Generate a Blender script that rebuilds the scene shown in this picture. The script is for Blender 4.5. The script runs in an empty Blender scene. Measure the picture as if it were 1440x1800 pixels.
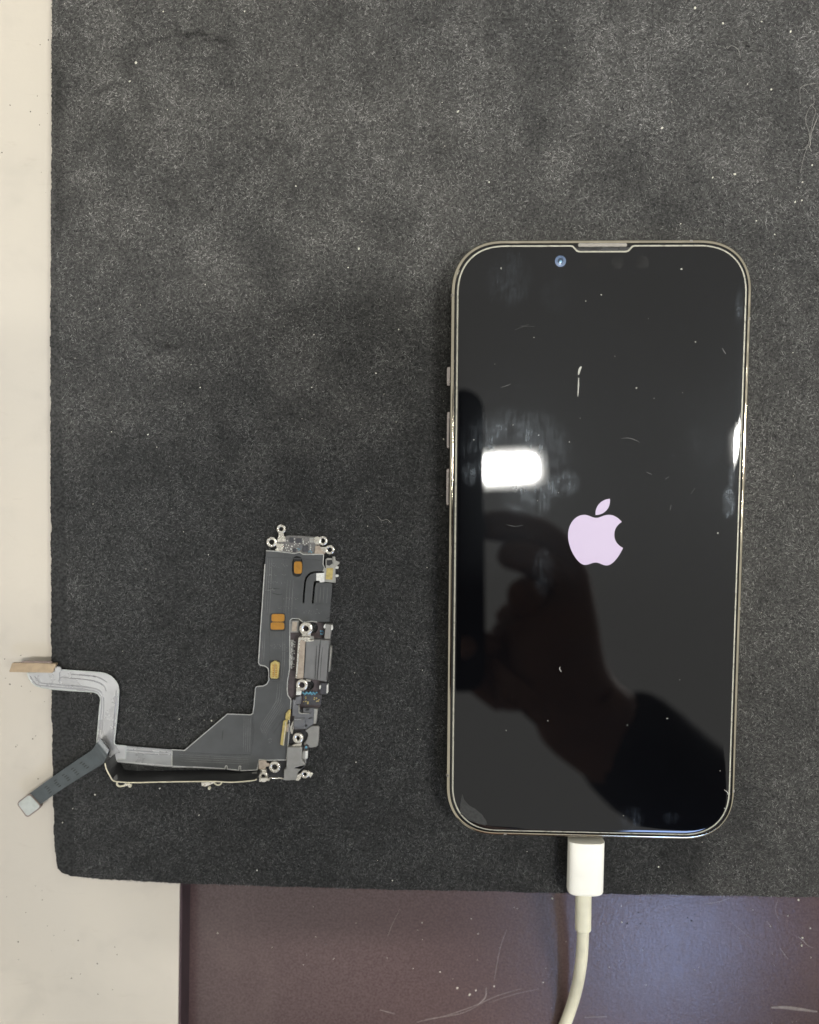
import bpy, bmesh, math, random
import numpy as np
from mathutils import Vector, Matrix, noise
from mathutils.geometry import tessellate_polygon

random.seed(7)
rng = np.random.default_rng(11)
S = bpy.context.scene
COL = S.collection
MM = 0.001

# ------------------------------------------------------------------ camera
# hand-held phone camera 208 mm above the mat, looking almost straight down
FPX = 1444.0
H = 208.44
NU, NV = 772.4, 803.3          # where the plumb line under the lens meets the picture
n = Vector((NU - 720, 900 - NV, -FPX)).normalized()
AZ = -n
AY = Vector((0, 1, 0)); AY = (AY - AZ * AY.dot(AZ)).normalized()
AX = AY.cross(AZ)
R = Matrix((AX, AY, AZ))       # camera -> world
cam_d = bpy.data.cameras.new('camera')
cam = bpy.data.objects.new('camera', cam_d)
COL.objects.link(cam)
cam.matrix_world = Matrix.Translation((0, 0, H * MM)) @ R.to_4x4()
cam_d.sensor_fit = 'HORIZONTAL'
cam_d.sensor_width = 36.0
cam_d.lens = FPX / 1440 * 36
cam_d.clip_start = 0.002
cam_d.clip_end = 50
cam_d.dof.use_dof = True          # wide phone lens close up: mirrored things fall out of focus
cam_d.dof.focus_distance = 0.2035
cam_d.dof.aperture_fstop = 10.0
S.camera = cam
S.render.resolution_x, S.render.resolution_y = 819, 1024

# ------------------------------------------------------------------ room light
W = bpy.data.worlds.new('World'); S.world = W; W.use_nodes = True
bg = W.node_tree.nodes['Background']
bg.inputs['Color'].default_value = (1.0, 0.985, 0.93, 1)
bg.inputs['Strength'].default_value = 0.66
S.view_settings.view_transform = 'Standard'
S.view_settings.look = 'None'
S.view_settings.gamma = 1
S.view_settings.exposure = 0.0
S.view_settings.use_curve_mapping = False
LAMP_STRENGTH = 300.0
COOL_LAMP_STRENGTH = 19.0


# ------------------------------------------------------------------ helpers
def px(u, v, z=0.0):
    """point (mm) at height z seen at photograph pixel u, v"""
    d = R @ Vector(((u - 720) / FPX, (900 - v) / FPX, -1))
    t = (z - H) / d.z
    return Vector((d.x * t, d.y * t, z))


def mirror(u, v, h, plane=8.2):
    """point (mm) at height h whose mirror image in the screen stands at pixel u, v"""
    p = px(u, v, 2 * plane - h)
    return Vector((p.x, p.y, h))


def zoom(ox, oy, k):
    return lambda x, y: (ox + x * k, oy + y * k)


Z1 = zoom(420, 900, 220 / 1440)
Z2 = zoom(420, 1060, 220 / 1440)
Z3 = zoom(420, 1200, 220 / 1440)
Z4 = zoom(160, 1220, 320 / 1440)
Z5 = zoom(0, 1130, 240 / 1350)
ZA = zoom(480, 1230, 100 / 1125)
ZB = zoom(480, 1080, 120 / 1350)


def zz(f, pts):
    return [f(*p) for p in pts]


def finish(me, angle=35):
    for p in me.polygons:
        p.use_smooth = True
    me.set_sharp_from_angle(angle=math.radians(angle))


def link(name, me, mat, parent=None, angle=35, bevel=0.0, seg=2):
    o = bpy.data.objects.new(name, me)
    COL.objects.link(o)
    if mat is not None:
        me.materials.append(mat)
    if parent is not None:
        o.parent = parent
    finish(me, angle)
    if bevel:
        m = o.modifiers.new('bevel', 'BEVEL')
        m.width = bevel * MM; m.segments = seg
        m.limit_method = 'ANGLE'; m.angle_limit = math.radians(40)
        m.harden_normals = False
    return o


def tag(o, label=None, cat=None, group=None, kind=None):
    if label: o['label'] = label
    if cat: o['category'] = cat
    if group: o['group'] = group
    if kind: o['kind'] = kind
    return o


def empty(name, loc, rz=0.0):
    o = bpy.data.objects.new(name, None)
    COL.objects.link(o)
    o.location = Vector(loc) * MM
    o.rotation_euler = (0, 0, rz)
    o.empty_display_size = 0.01
    return o


def origin(parent):
    """world origin (mm) of an unrotated parent chain"""
    p = Vector((0, 0, 0))
    while parent is not None:
        p += parent.location / MM
        parent = parent.parent
    return p


def mesh(name, verts, faces, mat, parent=None, off=None, **k):
    if off is None:
        off = origin(parent)
    me = bpy.data.meshes.new(name)
    me.from_pydata([((v[0] - off[0]) * MM, (v[1] - off[1]) * MM, (v[2] - off[2]) * MM) for v in verts], [], faces)
    bm = bmesh.new(); bm.from_mesh(me)
    bmesh.ops.recalc_face_normals(bm, faces=bm.faces)
    bm.to_mesh(me); bm.free()
    me.update()
    return link(name, me, mat, parent, **k)


def prism_data(poly, z0, z1, holes=()):
    """closed slab from xy outline (mm) with optional holes; z may be a function of x, y"""
    f0 = z0 if callable(z0) else (lambda x, y: z0)
    f1 = z1 if callable(z1) else (lambda x, y: z1)
    loops = [list(poly)] + [list(h) for h in holes]
    flat = [p for l in loops for p in l]
    N = len(flat)
    verts = [(p[0], p[1], f0(p[0], p[1])) for p in flat] + [(p[0], p[1], f1(p[0], p[1])) for p in flat]
    tris = tessellate_polygon([[Vector((p[0], p[1], 0)) for p in l] for l in loops])
    faces = [tuple(t) for t in tris] + [tuple(i + N for i in reversed(t)) for t in tris]
    b = 0
    for l in loops:
        m = len(l)
        for i in range(m):
            j = (i + 1) % m
            faces.append((b + i, b + j, b + j + N, b + i + N))
        b += m
    return verts, faces


def slab(name, poly_px, z0, z1, mat, parent, holes=(), **k):
    zt = z1 if not callable(z1) else 1.5
    P = [px(u, v, zt)[:2] for u, v in poly_px]
    Hs = [[px(u, v, zt)[:2] for u, v in h] for h in holes]
    v, f = prism_data(P, z0, z1, Hs)
    return mesh(name, v, f, mat, parent, **k)


def ellipse(cu, cv, a, b, nseg=28, p=2.0, rot=0.0):
    out = []
    for i in range(nseg):
        t = 2 * math.pi * i / nseg
        c, s = math.cos(t), math.sin(t)
        x = a * math.copysign(abs(c) ** (2 / p), c); y = b * math.copysign(abs(s) ** (2 / p), s)
        out.append((cu + x * math.cos(rot) - y * math.sin(rot), cv + x * math.sin(rot) + y * math.cos(rot)))
    return out


def ring(name, cu, cv, Rp, rp, z0, z1, mat, parent, ry=None, tilt=0.0):
    """flat eyelet with softened lips"""
    c = px(cu, cv, z1)
    k = (H - z1) / FPX
    Ro, ri = Rp * k, rp * k
    e = 0.14 * (Ro - ri)
    prof = [(ri, z0), (ri, z1 - e), (ri + e, z1), (Ro - e, z1), (Ro, z1 - e), (Ro, z0)]
    N = 32; m = len(prof)
    verts, faces = [], []
    for i in range(N):
        t = 2 * math.pi * i / N
        for r, z in prof:
            sy = 1.0 if ry is None else (ry if r <= ri + e else 1.0)
            verts.append((c.x + r * math.cos(t), c.y + r * sy * math.sin(t), z + tilt * r * math.cos(t)))
    for i in range(N):
        j = (i + 1) % N
        for a in range(m):
            b = (a + 1) % m
            faces.append((i * m + a, j * m + a, j * m + b, i * m + b))
    return mesh(name, verts, faces, mat, parent, angle=50)


def tube(name, pts, rad, mat, parent, off=None, nseg=16, cap=True, angle=50, flat=1.0):
    """round bar along points (mm); rad a number or list"""
    pts = [Vector(p) for p in pts]
    rs = rad if isinstance(rad, (list, tuple)) else [rad] * len(pts)
    verts, faces = [], []
    up = Vector((0, 0, 1))
    for i, p in enumerate(pts):
        a = pts[max(0, i - 1)]; b = pts[min(len(pts) - 1, i + 1)]
        t = (b - a).normalized()
        s = t.cross(up)
        if s.length < 1e-4: s = Vector((1, 0, 0))
        s.normalize(); w = s.cross(t).normalized()
        for k in range(nseg):
            q = 2 * math.pi * k / nseg
            verts.append(p + s * (rs[i] * math.cos(q)) + w * (rs[i] * flat * math.sin(q)))
    for i in range(len(pts) - 1):
        for k in range(nseg):
            k2 = (k + 1) % nseg
            faces.append((i * nseg + k, i * nseg + k2, (i + 1) * nseg + k2, (i + 1) * nseg + k))
    if cap:
        faces.append(tuple(range(nseg - 1, -1, -1)))
        faces.append(tuple((len(pts) - 1) * nseg + k for k in range(nseg)))
    return mesh(name, verts, faces, mat, parent, off=off, angle=angle)


def spline(ctrl, n=12):
    """Catmull-Rom through control points"""
    C = [Vector(c) for c in ctrl]
    C = [C[0] * 2 - C[1]] + C + [C[-1] * 2 - C[-2]]
    out = []
    for i in range(1, len(C) - 2):
        p0, p1, p2, p3 = C[i - 1:i + 3]
        for k in range(n):
            t = k / n
            out.append(0.5 * ((2 * p1) + (p2 - p0) * t + (2 * p0 - 5 * p1 + 4 * p2 - p3) * t * t + (3 * p1 - p0 - 3 * p2 + p3) * t ** 3))
    out.append(C[-2].copy())
    return out


# ------------------------------------------------------------------ materials
def new_mat(name):
    m = bpy.data.materials.new(name); m.use_nodes = True
    nt = m.node_tree
    return m, nt, nt.nodes['Principled BSDF'], nt.nodes['Material Output']


def nd(nt, t, **k):
    x = nt.nodes.new(t)
    for a, b in k.items():
        setattr(x, a, b)
    return x


def mathn(nt, op, a, b=None, c=None, clamp=False):
    x = nt.nodes.new('ShaderNodeMath'); x.operation = op; x.use_clamp = clamp
    for i, s in enumerate((a, b, c)):
        if s is None: continue
        if isinstance(s, (int, float)): x.inputs[i].default_value = s
        else: nt.links.new(s, x.inputs[i])
    return x.outputs[0]


def mixc(nt, f, a, b):
    x = nt.nodes.new('ShaderNodeMix'); x.data_type = 'RGBA'
    for i, s in ((0, f), (6, a), (7, b)):
        if isinstance(s, (int, float)): x.inputs[i].default_value = s
        elif isinstance(s, tuple): x.inputs[i].default_value = (*s, 1) if len(s) == 3 else s
        else: nt.links.new(s, x.inputs[i])
    return x.outputs[2]


def noise_n(nt, vec, scale, detail=3, rough=0.55, dist=0.0):
    x = nt.nodes.new('ShaderNodeTexNoise')
    x.inputs['Scale'].default_value = scale; x.inputs['Detail'].default_value = detail
    x.inputs['Roughness'].default_value = rough; x.inputs['Distortion'].default_value = dist
    nt.links.new(vec, x.inputs['Vector'])
    return x.outputs['Fac']


def smooth(nt, v, lo, hi, a=0.0, b=1.0):
    x = nt.nodes.new('ShaderNodeMapRange'); x.interpolation_type = 'SMOOTHSTEP'
    nt.links.new(v, x.inputs[0])
    for i, s in enumerate((lo, hi, a, b)):
        x.inputs[i + 1].default_value = s
    return x.outputs[0]


def plain(name, col, rough=0.5, metal=0.0, var=0.18, scale=900, bump=0.0, bscale=3000, spec=0.5, coat=0.0):
    """surface with a little grain in colour and gloss"""
    m, nt, b, out = new_mat(name)
    tc = nd(nt, 'ShaderNodeTexCoord')
    nz = noise_n(nt, tc.outputs['Object'], scale, 4)
    lo = tuple(c * (1 - var) for c in col); hi = tuple(min(1, c * (1 + var)) for c in col)
    nt.links.new(mixc(nt, smooth(nt, nz, .3, .7), lo, hi), b.inputs['Base Color'])
    nt.links.new(smooth(nt, nz, .25, .75, max(.02, rough - .08), min(1, rough + .08)), b.inputs['Roughness'])
    b.inputs['Metallic'].default_value = metal
    b.inputs['Specular IOR Level'].default_value = spec
    b.inputs['Coat Weight'].default_value = coat
    if bump:
        bp = nd(nt, 'ShaderNodeBump'); bp.inputs['Strength'].default_value = bump; bp.inputs['Distance'].default_value = 0.0001
        nt.links.new(noise_n(nt, tc.outputs['Object'], bscale, 3), bp.inputs['Height'])
        nt.links.new(bp.outputs[0], b.inputs['Normal'])
    return m


M = {}
M['coverlay'] = plain('grey_coverlay', (.060, .063, .063), .36, 0, .10, 260, .55, 520)
M['ribbon'] = plain('ribbon_film', (.29, .295, .295), .32, .42, .10, 240, .2, 700)
M['silver'] = plain('silver_film', (.47, .47, .465), .30, .50, .07, 200, .10, 400)
M['groove'] = plain('ribbon_ridge_film', (.34, .34, .345), .32, .5, .1, 300)
M['tail'] = plain('dark_ribbon', (.052, .062, .064), .38, 0, .12, 400, .2, 900)
M['blackfilm'] = plain('black_film', (.018, .018, .018), .4, 0, .2, 300)
M['purple'] = plain('purple_film', (.065, .05, .05), .4, 0, .25, 700)
M['steel'] = plain('nickel_plate', (.68, .65, .57), .28, .8, .08, 900, .1)
M['steel2'] = plain('brushed_nickel', (.38, .375, .34), .40, .7, .10, 900, .15)
M['tan'] = plain('tan_plate', (.40, .335, .265), .42, .45, .12, 1500, .3)
M['gold'] = plain('gold_pad', (.42, .205, .035), .40, .5, .10, 900)
M['palegold'] = plain('pale_gold', (.50, .40, .15), .38, .5, .15, 1600)
M['socket'] = plain('yellow_socket', (.72, .58, .16), .45, .3, .25, 3000)
M['greyplas'] = plain('grey_shield', (.17, .17, .165), .45, .2, .08, 500, .1)
M['greylight'] = plain('pale_grey_shield', (.26, .255, .235), .45, .35, .08, 700, .1)
M['greymid'] = plain('mid_grey_plastic', (.135, .138, .145), .36, .15, .12, 700)
M['darkplas'] = plain('black_plastic', (.02, .02, .02), .45, 0, .2, 700)
M['board'] = plain('circuit_board', (.15, .145, .135), .5, 0, .2, 2500)
M['white'] = plain('solder_white', (.70, .70, .65), .35, .2, .12, 2500)
M['blue'] = plain('blue_passive', (.10, .27, .36), .35, 0, .2, 2500)
M['chip'] = plain('chip_black', (.05, .05, .055), .4, 0, .2, 1500)
M['cream'] = plain('cream_edge', (.55, .51, .37), .5, 0, .15, 1200)
M['conn_tan'] = plain('tan_connector', (.34, .255, .16), .5, .1, .10, 700)
M['conn_white'] = plain('pale_connector', (.40, .42, .39), .35, .15, .08, 700)
M['conn_rim'] = plain('brown_rim', (.20, .155, .135), .5, 0, .15, 700)
M['frame'] = plain('champagne_steel', (.52, .475, .375), .07, 1.0, .05, 300)
M['button'] = plain('button_steel', (.40, .36, .335), .22, 1.0, .05, 600)
M['band'] = plain('antenna_band', (.22, .20, .17), .5, 0, .1, 600)
M['glassblack'] = plain('black_border_glass', (.006, .006, .006), .12, 0, .2, 100)
M['display'] = plain('display_off', (.002, .002, .0025), .3, 0, .2, 100)
M['edge'] = plain('ground_glass_edge', (.50, .485, .40), .32, .35, .12, 700)
M['earmetal'] = plain('earpiece_trim', (.17, .16, .135), .4, .3, .2, 900)
M['plug'] = plain('plug_plastic', (.90, .88, .78), .38, 0, .03, 150)
M['cord'] = plain('cord_rubber', (.70, .67, .51), .42, 0, .13, 90, .1, 500)
M['skin'] = plain('skin', (.30, .165, .115), .6, 0, .1, 60)
M['sleeve'] = plain('black_sleeve', (.012, .012, .014), .85, 0, .2, 200)
M['handset'] = plain('dark_handset', (.006, .008, .014), .5, 0, .1, 100)
M['fittingwhite'] = plain('lamp_housing', (.7, .7, .68), .5, 0, .04, 10)


def emitter(name, col, strength):
    m, nt, b, out = new_mat(name)
    b.inputs['Base Color'].default_value = (.8, .8, .8, 1)
    b.inputs['Emission Color'].default_value = (*col, 1)
    b.inputs['Emission Strength'].default_value = strength
    return m


M['lamp'] = emitter('lamp_tube', (1.0, 0.985, 0.95), LAMP_STRENGTH)
M['coollamp'] = emitter('cool_lamp_tube', (.38, .55, 1.0), COOL_LAMP_STRENGTH)
M['logo'] = emitter('lit_logo', (.70, .575, .76), .92)
M['logo'].node_tree.nodes['Principled BSDF'].inputs['Base Color'].default_value = (0, 0, 0, 1)


origin_x = (-97.5 + 100) * MM      # the mat's own origin


def mat_suede(name, fibre):
    m, nt, b, out = new_mat(name)
    tc = nd(nt, 'ShaderNodeTexCoord'); g = tc.outputs['Object']
    sep = nd(nt, 'ShaderNodeSeparateXYZ'); nt.links.new(g, sep.inputs[0])
    big = noise_n(nt, g, 22, 4, .6, .4)
    mid = noise_n(nt, g, 75, 3, .6)
    fine = noise_n(nt, g, 1500, 2, .6)
    # dust patches; mat colour grows paler towards the far end
    y = mathn(nt, 'ADD', sep.outputs['Y'], mathn(nt, 'MULTIPLY', mathn(nt, 'SUBTRACT', big, .5), .16))
    far = smooth(nt, y, -.02, .085)
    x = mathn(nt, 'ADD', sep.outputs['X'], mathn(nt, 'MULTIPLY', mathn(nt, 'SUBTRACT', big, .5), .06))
    far = mathn(nt, 'MAXIMUM', far, smooth(nt, x, XR0, XR1, 0, .62))     # paler along the right edge too
    patch = mathn(nt, 'MULTIPLY_ADD', smooth(nt, mid, .3, .7), .42, .58)
    dust = mathn(nt, 'MULTIPLY', far, patch)
    dust = mathn(nt, 'ADD', dust, mathn(nt, 'MULTIPLY', smooth(nt, big, .45, .75), .12), clamp=True)
    col = mixc(nt, dust, DARK, PALE_NAP)
    if fibre:
        at = nd(nt, 'ShaderNodeAttribute', attribute_name='tone')
        f = at.outputs['Fac']
    else:
        f = smooth(nt, fine, .2, .8, .15, .9)
    v = nd(nt, 'ShaderNodeVectorMath', operation='SCALE')
    nt.links.new(col, v.inputs[0]); nt.links.new(f, v.inputs['Scale'])
    nt.links.new(v.outputs[0], b.inputs['Base Color'])
    b.inputs['Roughness'].default_value = .9
    b.inputs['Specular IOR Level'].default_value = .2
    if not fibre:
        bp = nd(nt, 'ShaderNodeBump'); bp.inputs['Strength'].default_value = .8; bp.inputs['Distance'].default_value = .0003
        nt.links.new(noise_n(nt, g, 1100, 3, .65), bp.inputs['Height'])
        nt.links.new(bp.outputs[0], b.inputs['Normal'])
    return m


DARK = (.044, .0445, .043)
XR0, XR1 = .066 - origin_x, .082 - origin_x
PALE_NAP = (.108, .106, .099)
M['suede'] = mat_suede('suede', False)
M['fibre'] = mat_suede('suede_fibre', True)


def mat_beige():
    m, nt, b, out = new_mat('beige_laminate')
    tc = nd(nt, 'ShaderNodeTexCoord'); g = tc.outputs['Object']
    big = noise_n(nt, g, 14, 4, .6, .6)
    blot = noise_n(nt, g, 60, 3, .6, .3)
    c = mixc(nt, smooth(nt, big, .3, .7), (.50, .455, .38), (.475, .437, .372))
    c = mixc(nt, mathn(nt, 'MULTIPLY', smooth(nt, blot, .50, .8), .38), c, (.37, .34, .29))
    mp2 = nd(nt, 'ShaderNodeMapping'); mp2.inputs['Scale'].default_value = (90, 420, 1); mp2.inputs['Rotation'].default_value = (0, 0, .5)
    nt.links.new(g, mp2.inputs[0])
    scuff = smooth(nt, noise_n(nt, mp2.outputs[0], 1.0, 5, .7, .8), .60, .74)
    c = mixc(nt, mathn(nt, 'MULTIPLY', scuff, .22), c, (.36, .31, .25))
    nt.links.new(c, b.inputs['Base Color'])
    nt.links.new(smooth(nt, blot, .2, .8, .30, .45), b.inputs['Roughness'])
    b.inputs['Specular IOR Level'].default_value = .5
    bp = nd(nt, 'ShaderNodeBump'); bp.inputs['Strength'].default_value = .12; bp.inputs['Distance'].default_value = .0002
    nt.links.new(noise_n(nt, g, 900, 3), bp.inputs['Height']); nt.links.new(bp.outputs[0], b.inputs['Normal'])
    return m


def mat_brown():
    m, nt, b, out = new_mat('brown_laminate')
    tc = nd(nt, 'ShaderNodeTexCoord'); g = tc.outputs['Object']
    big = noise_n(nt, g, 18, 4, .6, .6)
    fine = noise_n(nt, g, 1800, 3, .6)
    mp = nd(nt, 'ShaderNodeMapping'); mp.inputs['Scale'].default_value = (1800, 130, 1)
    nt.links.new(g, mp.inputs[0])
    brush = noise_n(nt, mp.outputs[0], 1.0, 3, .6)
    c = mixc(nt, smooth(nt, fine, .3, .7), (.048, .028, .028), (.078, .050, .047))
    c = mixc(nt, mathn(nt, 'MULTIPLY', smooth(nt, big, .5, .8), .3), c, (.12, .088, .078))
    nt.links.new(c, b.inputs['Base Color'])
    nt.links.new(smooth(nt, brush, .2, .8, .21, .27), b.inputs['Roughness'])
    b.inputs['Specular IOR Level'].default_value = .75
    bp = nd(nt, 'ShaderNodeBump'); bp.inputs['Strength'].default_value = .35; bp.inputs['Distance'].default_value = .00012
    nt.links.new(noise_n(nt, g, 1300, 3, .6), bp.inputs['Height']); nt.links.new(bp.outputs[0], b.inputs['Normal'])
    return m


M['beige'] = mat_beige()
M['brown'] = mat_brown()

# ------------------------------------------------------------------ setting
BEIGE_Z, BROWN_Z = -3.2, -11.0
e0 = px(316, 1553, BEIGE_Z); e1 = px(313, 1800, BEIGE_Z)
dirv = (e1 - e0) / (e1.y - e0.y)
yt, yb = 420.0, -420.0
xt = e0.x + dirv.x * (yt - e0.y); xb = e0.x + dirv.x * (yb - e0.y)
v, f = prism_data([(-520, yb), (xb, yb), (xt, yt), (-520, yt)], BROWN_Z + .01, BEIGE_Z)
top_ = tag(mesh('beige_tabletop', v, f, M['beige'], bevel=.3, seg=3), kind='structure')
v, f = prism_data([(xb + .01, yb), (xb + .6, yb), (xt + .6, yt), (xt + .01, yt)], BROWN_Z + .01, BEIGE_Z - .35)
mesh('edge_band', v, f, plain('dark_edge_band', (.055, .036, .040), .75, 0, .2, 200, spec=.2), top_)
v, f = prism_data([(-520, yb), (520, yb), (520, yt), (-520, yt)], BROWN_Z - 20, BROWN_Z)
tag(mesh('brown_tabletop', v, f, M['brown'], bevel=.5), kind='structure')

# ------------------------------------------------------------------ foam mat with suede pile
edge_px = [(92, -40), (91, 100), (90, 300), (88.5, 600), (89, 900), (90.5, 1200), (92, 1380), (95, 1470), (98, 1512), (101, 1527), (108, 1535),
           (122, 1539.5), (180, 1545.5), (316, 1553), (500, 1558.5), (680, 1563.5), (1000, 1570), (1250, 1574.5), (1480, 1578)]
ed = [px(u, v, 0) for u, v in edge_px]
ed = [Vector((ed[0].x + .5, 260, 0))] + ed + [Vector((300, ed[-1].y - 2, 0))]
pts = []
for a, b in zip(ed[:-1], ed[1:]):
    k = max(1, int((b - a).length / .55))
    for i in range(k):
        p = a.lerp(b, i / k)
        t = (b - a).normalized(); nn = Vector((t.y, -t.x, 0))
        j = noise.noise(p * 1.3) * .16 + noise.noise(p * .25) * .25 + random.uniform(-.07, .07)
        q = p + nn * j
        pts.append((q.x, q.y))
pts += [(300, ed[-1].y), (300, 260)]
v, f = prism_data(pts, BEIGE_Z + .02, 0.0)
matroot = empty('work_mat', (2.5, 0, BEIGE_Z + .02))
tag(matroot, 'charcoal suede work mat lying under the phone and the loose flex cable', 'mat')
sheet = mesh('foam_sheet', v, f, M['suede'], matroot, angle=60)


def in_mat(X, Y):
    lx = np.interp(-Y, [-e.y for e in ed[:11]], [e.x for e in ed[:11]])
    by = np.interp(X, [e.x for e in ed[10:]], [e.y for e in ed[10:]])
    return (X > lx - .05) & (Y > by - .05)


NF = 560000
x0 = ed[1].x - 1; lim = px(1470, 900, 0).x
X = rng.uniform(x0, lim, NF); Y = rng.uniform(px(700, 1590, 0).y, px(700, -25, 0).y, NF)
k = in_mat(X, Y); X, Y = X[k], Y[k]
NF = len(X)


def vnoise(X, Y, s, seed):
    r = np.random.default_rng(seed); g = r.random((256, 256))
    x = X / s + 1000; y = Y / s + 1000
    xi = np.floor(x).astype(int); yi = np.floor(y).astype(int); fx = x - xi; fy = y - yi
    fx = fx * fx * (3 - 2 * fx); fy = fy * fy * (3 - 2 * fy)
    G = lambda a, b: g[a % 256, b % 256]
    return (G(xi, yi) * (1 - fx) + G(xi + 1, yi) * fx) * (1 - fy) + (G(xi, yi + 1) * (1 - fx) + G(xi + 1, yi + 1) * fx) * fy


ang = vnoise(X, Y, 9, 1) * 5 + vnoise(X, Y, 2.2, 2) * 4 + rng.normal(0, .7, NF)
L = rng.uniform(.28, .80, NF) * .5; wd = rng.uniform(.035, .075, NF)
hz = rng.uniform(.02, .26, NF)
dx, dy = np.cos(ang), np.sin(ang)
V = np.empty((NF, 4, 3))
for i, (s, w) in enumerate(((-1, -1), (-1, 1), (1, .6), (1, -.6))):
    V[:, i, 0] = X + dx * L * s - dy * wd * w
    V[:, i, 1] = Y + dy * L * s + dx * wd * w
    V[:, i, 2] = np.where(s < 0, .01, hz)
off = np.array(origin(matroot))
V = (V - off) * MM
me = bpy.data.meshes.new('pile')
me.vertices.add(NF * 4); me.vertices.foreach_set('co', V.ravel())
me.loops.add(NF * 4); me.loops.foreach_set('vertex_index', np.arange(NF * 4, dtype=np.int32))
me.polygons.add(NF); me.polygons.foreach_set('loop_start', np.arange(NF, dtype=np.int32) * 4)
me.update(calc_edges=True)
tone = np.clip(rng.lognormal(-.16, .62, NF), .18, 3.0)
# nap brushed and pressed unevenly: clumps, worn blotches, a few creases
tone *= .72 + .34 * vnoise(X, Y, 1.1, 5) + .22 * vnoise(X, Y, 3.5, 6)
blot = vnoise(X, Y, 6, 7) * .6 + vnoise(X, Y, 14, 8) * .4
tone *= np.interp(blot, [.28, .45, .55, .72], [.80, .96, 1.02, 1.10])
col_ = vnoise(X + 4 * vnoise(X, Y, 9, 12), Y * .22, 3.6, 10) * .65 + vnoise(X, Y * .5, 1.6, 11) * .35      # strokes wiped up and down the far end
tone *= 1 + np.clip((Y - 25) / 45, 0, 1) * np.interp(col_, [.3, .5, .7], [-.17, 0, .11])
for path, wdt, dep in (([(330, 62), (352, 58), (372, 68), (400, 70)], 1.1, .85), ([(250, 78), (280, 70), (310, 62), (330, 62)], .9, .6), ([(160, 168), (185, 155), (200, 146)], .7, .65),
                       ([(225, 100), (240, 135), (250, 190)], 3.5, .42), ([(100, 120), (103, 260), (101, 420)], 2.2, .5), ([(560, 180), (600, 240), (590, 330)], 4, .2),
                       ([(1330, 60), (1310, 120), (1300, 180)], 4, .25), ([(900, 60), (960, 130), (940, 220)], 5, .16), ([(330, 480), (420, 500), (520, 470)], 4, .2)):
    P_ = np.array([px(u, v)[:2] for u, v in path]); dmin = np.full(NF, 1e9)
    for a_, b_ in zip(P_[:-1], P_[1:]):
        ab = b_ - a_; t_ = np.clip(((X - a_[0]) * ab[0] + (Y - a_[1]) * ab[1]) / (ab @ ab), 0, 1)
        dmin = np.minimum(dmin, np.hypot(X - a_[0] - t_ * ab[0], Y - a_[1] - t_ * ab[1]))
    tone *= 1 - dep * np.exp(-(dmin / (wdt * (.5 + vnoise(X, Y, 1.5, 9)))) ** 2)
at = me.attributes.new('tone', 'FLOAT', 'FACE'); at.data.foreach_set('value', tone.astype(np.float32))
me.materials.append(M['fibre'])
pile = bpy.data.objects.new('pile', me); COL.objects.link(pile); pile.parent = matroot
pile['kind'] = 'stuff'

# ------------------------------------------------------------------ phone
PC = (37.992, -21.747); PROT = -0.008885; PZ0 = 0.28
phone = empty('smartphone', (PC[0], PC[1], PZ0), PROT)
tag(phone, 'black-screened smartphone with champagne frame and lit lilac logo, plugged into a white cable', 'phone')
PW, PH, PT = 71.5, 146.7, 7.5


def ploc(u, v, z):
    """photograph pixel -> phone coordinates at phone height z"""
    p = px(u, v, z + PZ0)
    a, b = p.x - PC[0], p.y - PC[1]
    c, s = math.cos(PROT), math.sin(PROT)
    return Vector((a * c + b * s, -a * s + b * c, z))


def rrect(w, h, r, n=22, p=2.35):
    """rounded rectangle with squircle corners, counter-clockwise from right side"""
    out = []
    for cx, cy, a0 in ((w / 2 - r, h / 2 - r, 0), (-w / 2 + r, h / 2 - r, 90), (-w / 2 + r, -h / 2 + r, 180), (w / 2 - r, -h / 2 + r, 270)):
        for i in range(n + 1):
            t = math.radians(a0 + 90 * i / n)
            c, s = math.cos(t), math.sin(t)
            out.append((cx + r * math.copysign(abs(c) ** (2 / p), c), cy + r * math.copysign(abs(s) ** (2 / p), s)))
    return out


def densify(poly, step=1.5):
    out = []
    m = len(poly)
    for i in range(m):
        a = Vector(poly[i][:2]); b = Vector(poly[(i + 1) % m][:2])
        k = max(1, int((b - a).length / step))
        for j in range(k):
            q = a.lerp(b, j / k); out.append((q.x, q.y))
    return out


def inset(poly, d):
    m = len(poly); out = []
    for i in range(m):
        a = Vector(poly[i - 1]); p = Vector(poly[i]); b = Vector(poly[(i + 1) % m])
        t1 = (p - a).normalized(); t2 = (b - p).normalized()
        n1 = Vector((-t1.y, t1.x)); n2 = Vector((-t2.y, t2.x))
        nn = (n1 + n2)
        nn = nn.normalized() if nn.length > 1e-6 else n1
        k = min(1.6, 1 / max(.3, nn.dot(n1)))
        out.append((p.x + nn.x * d * k, p.y + nn.y * d * k))
    return out


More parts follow.
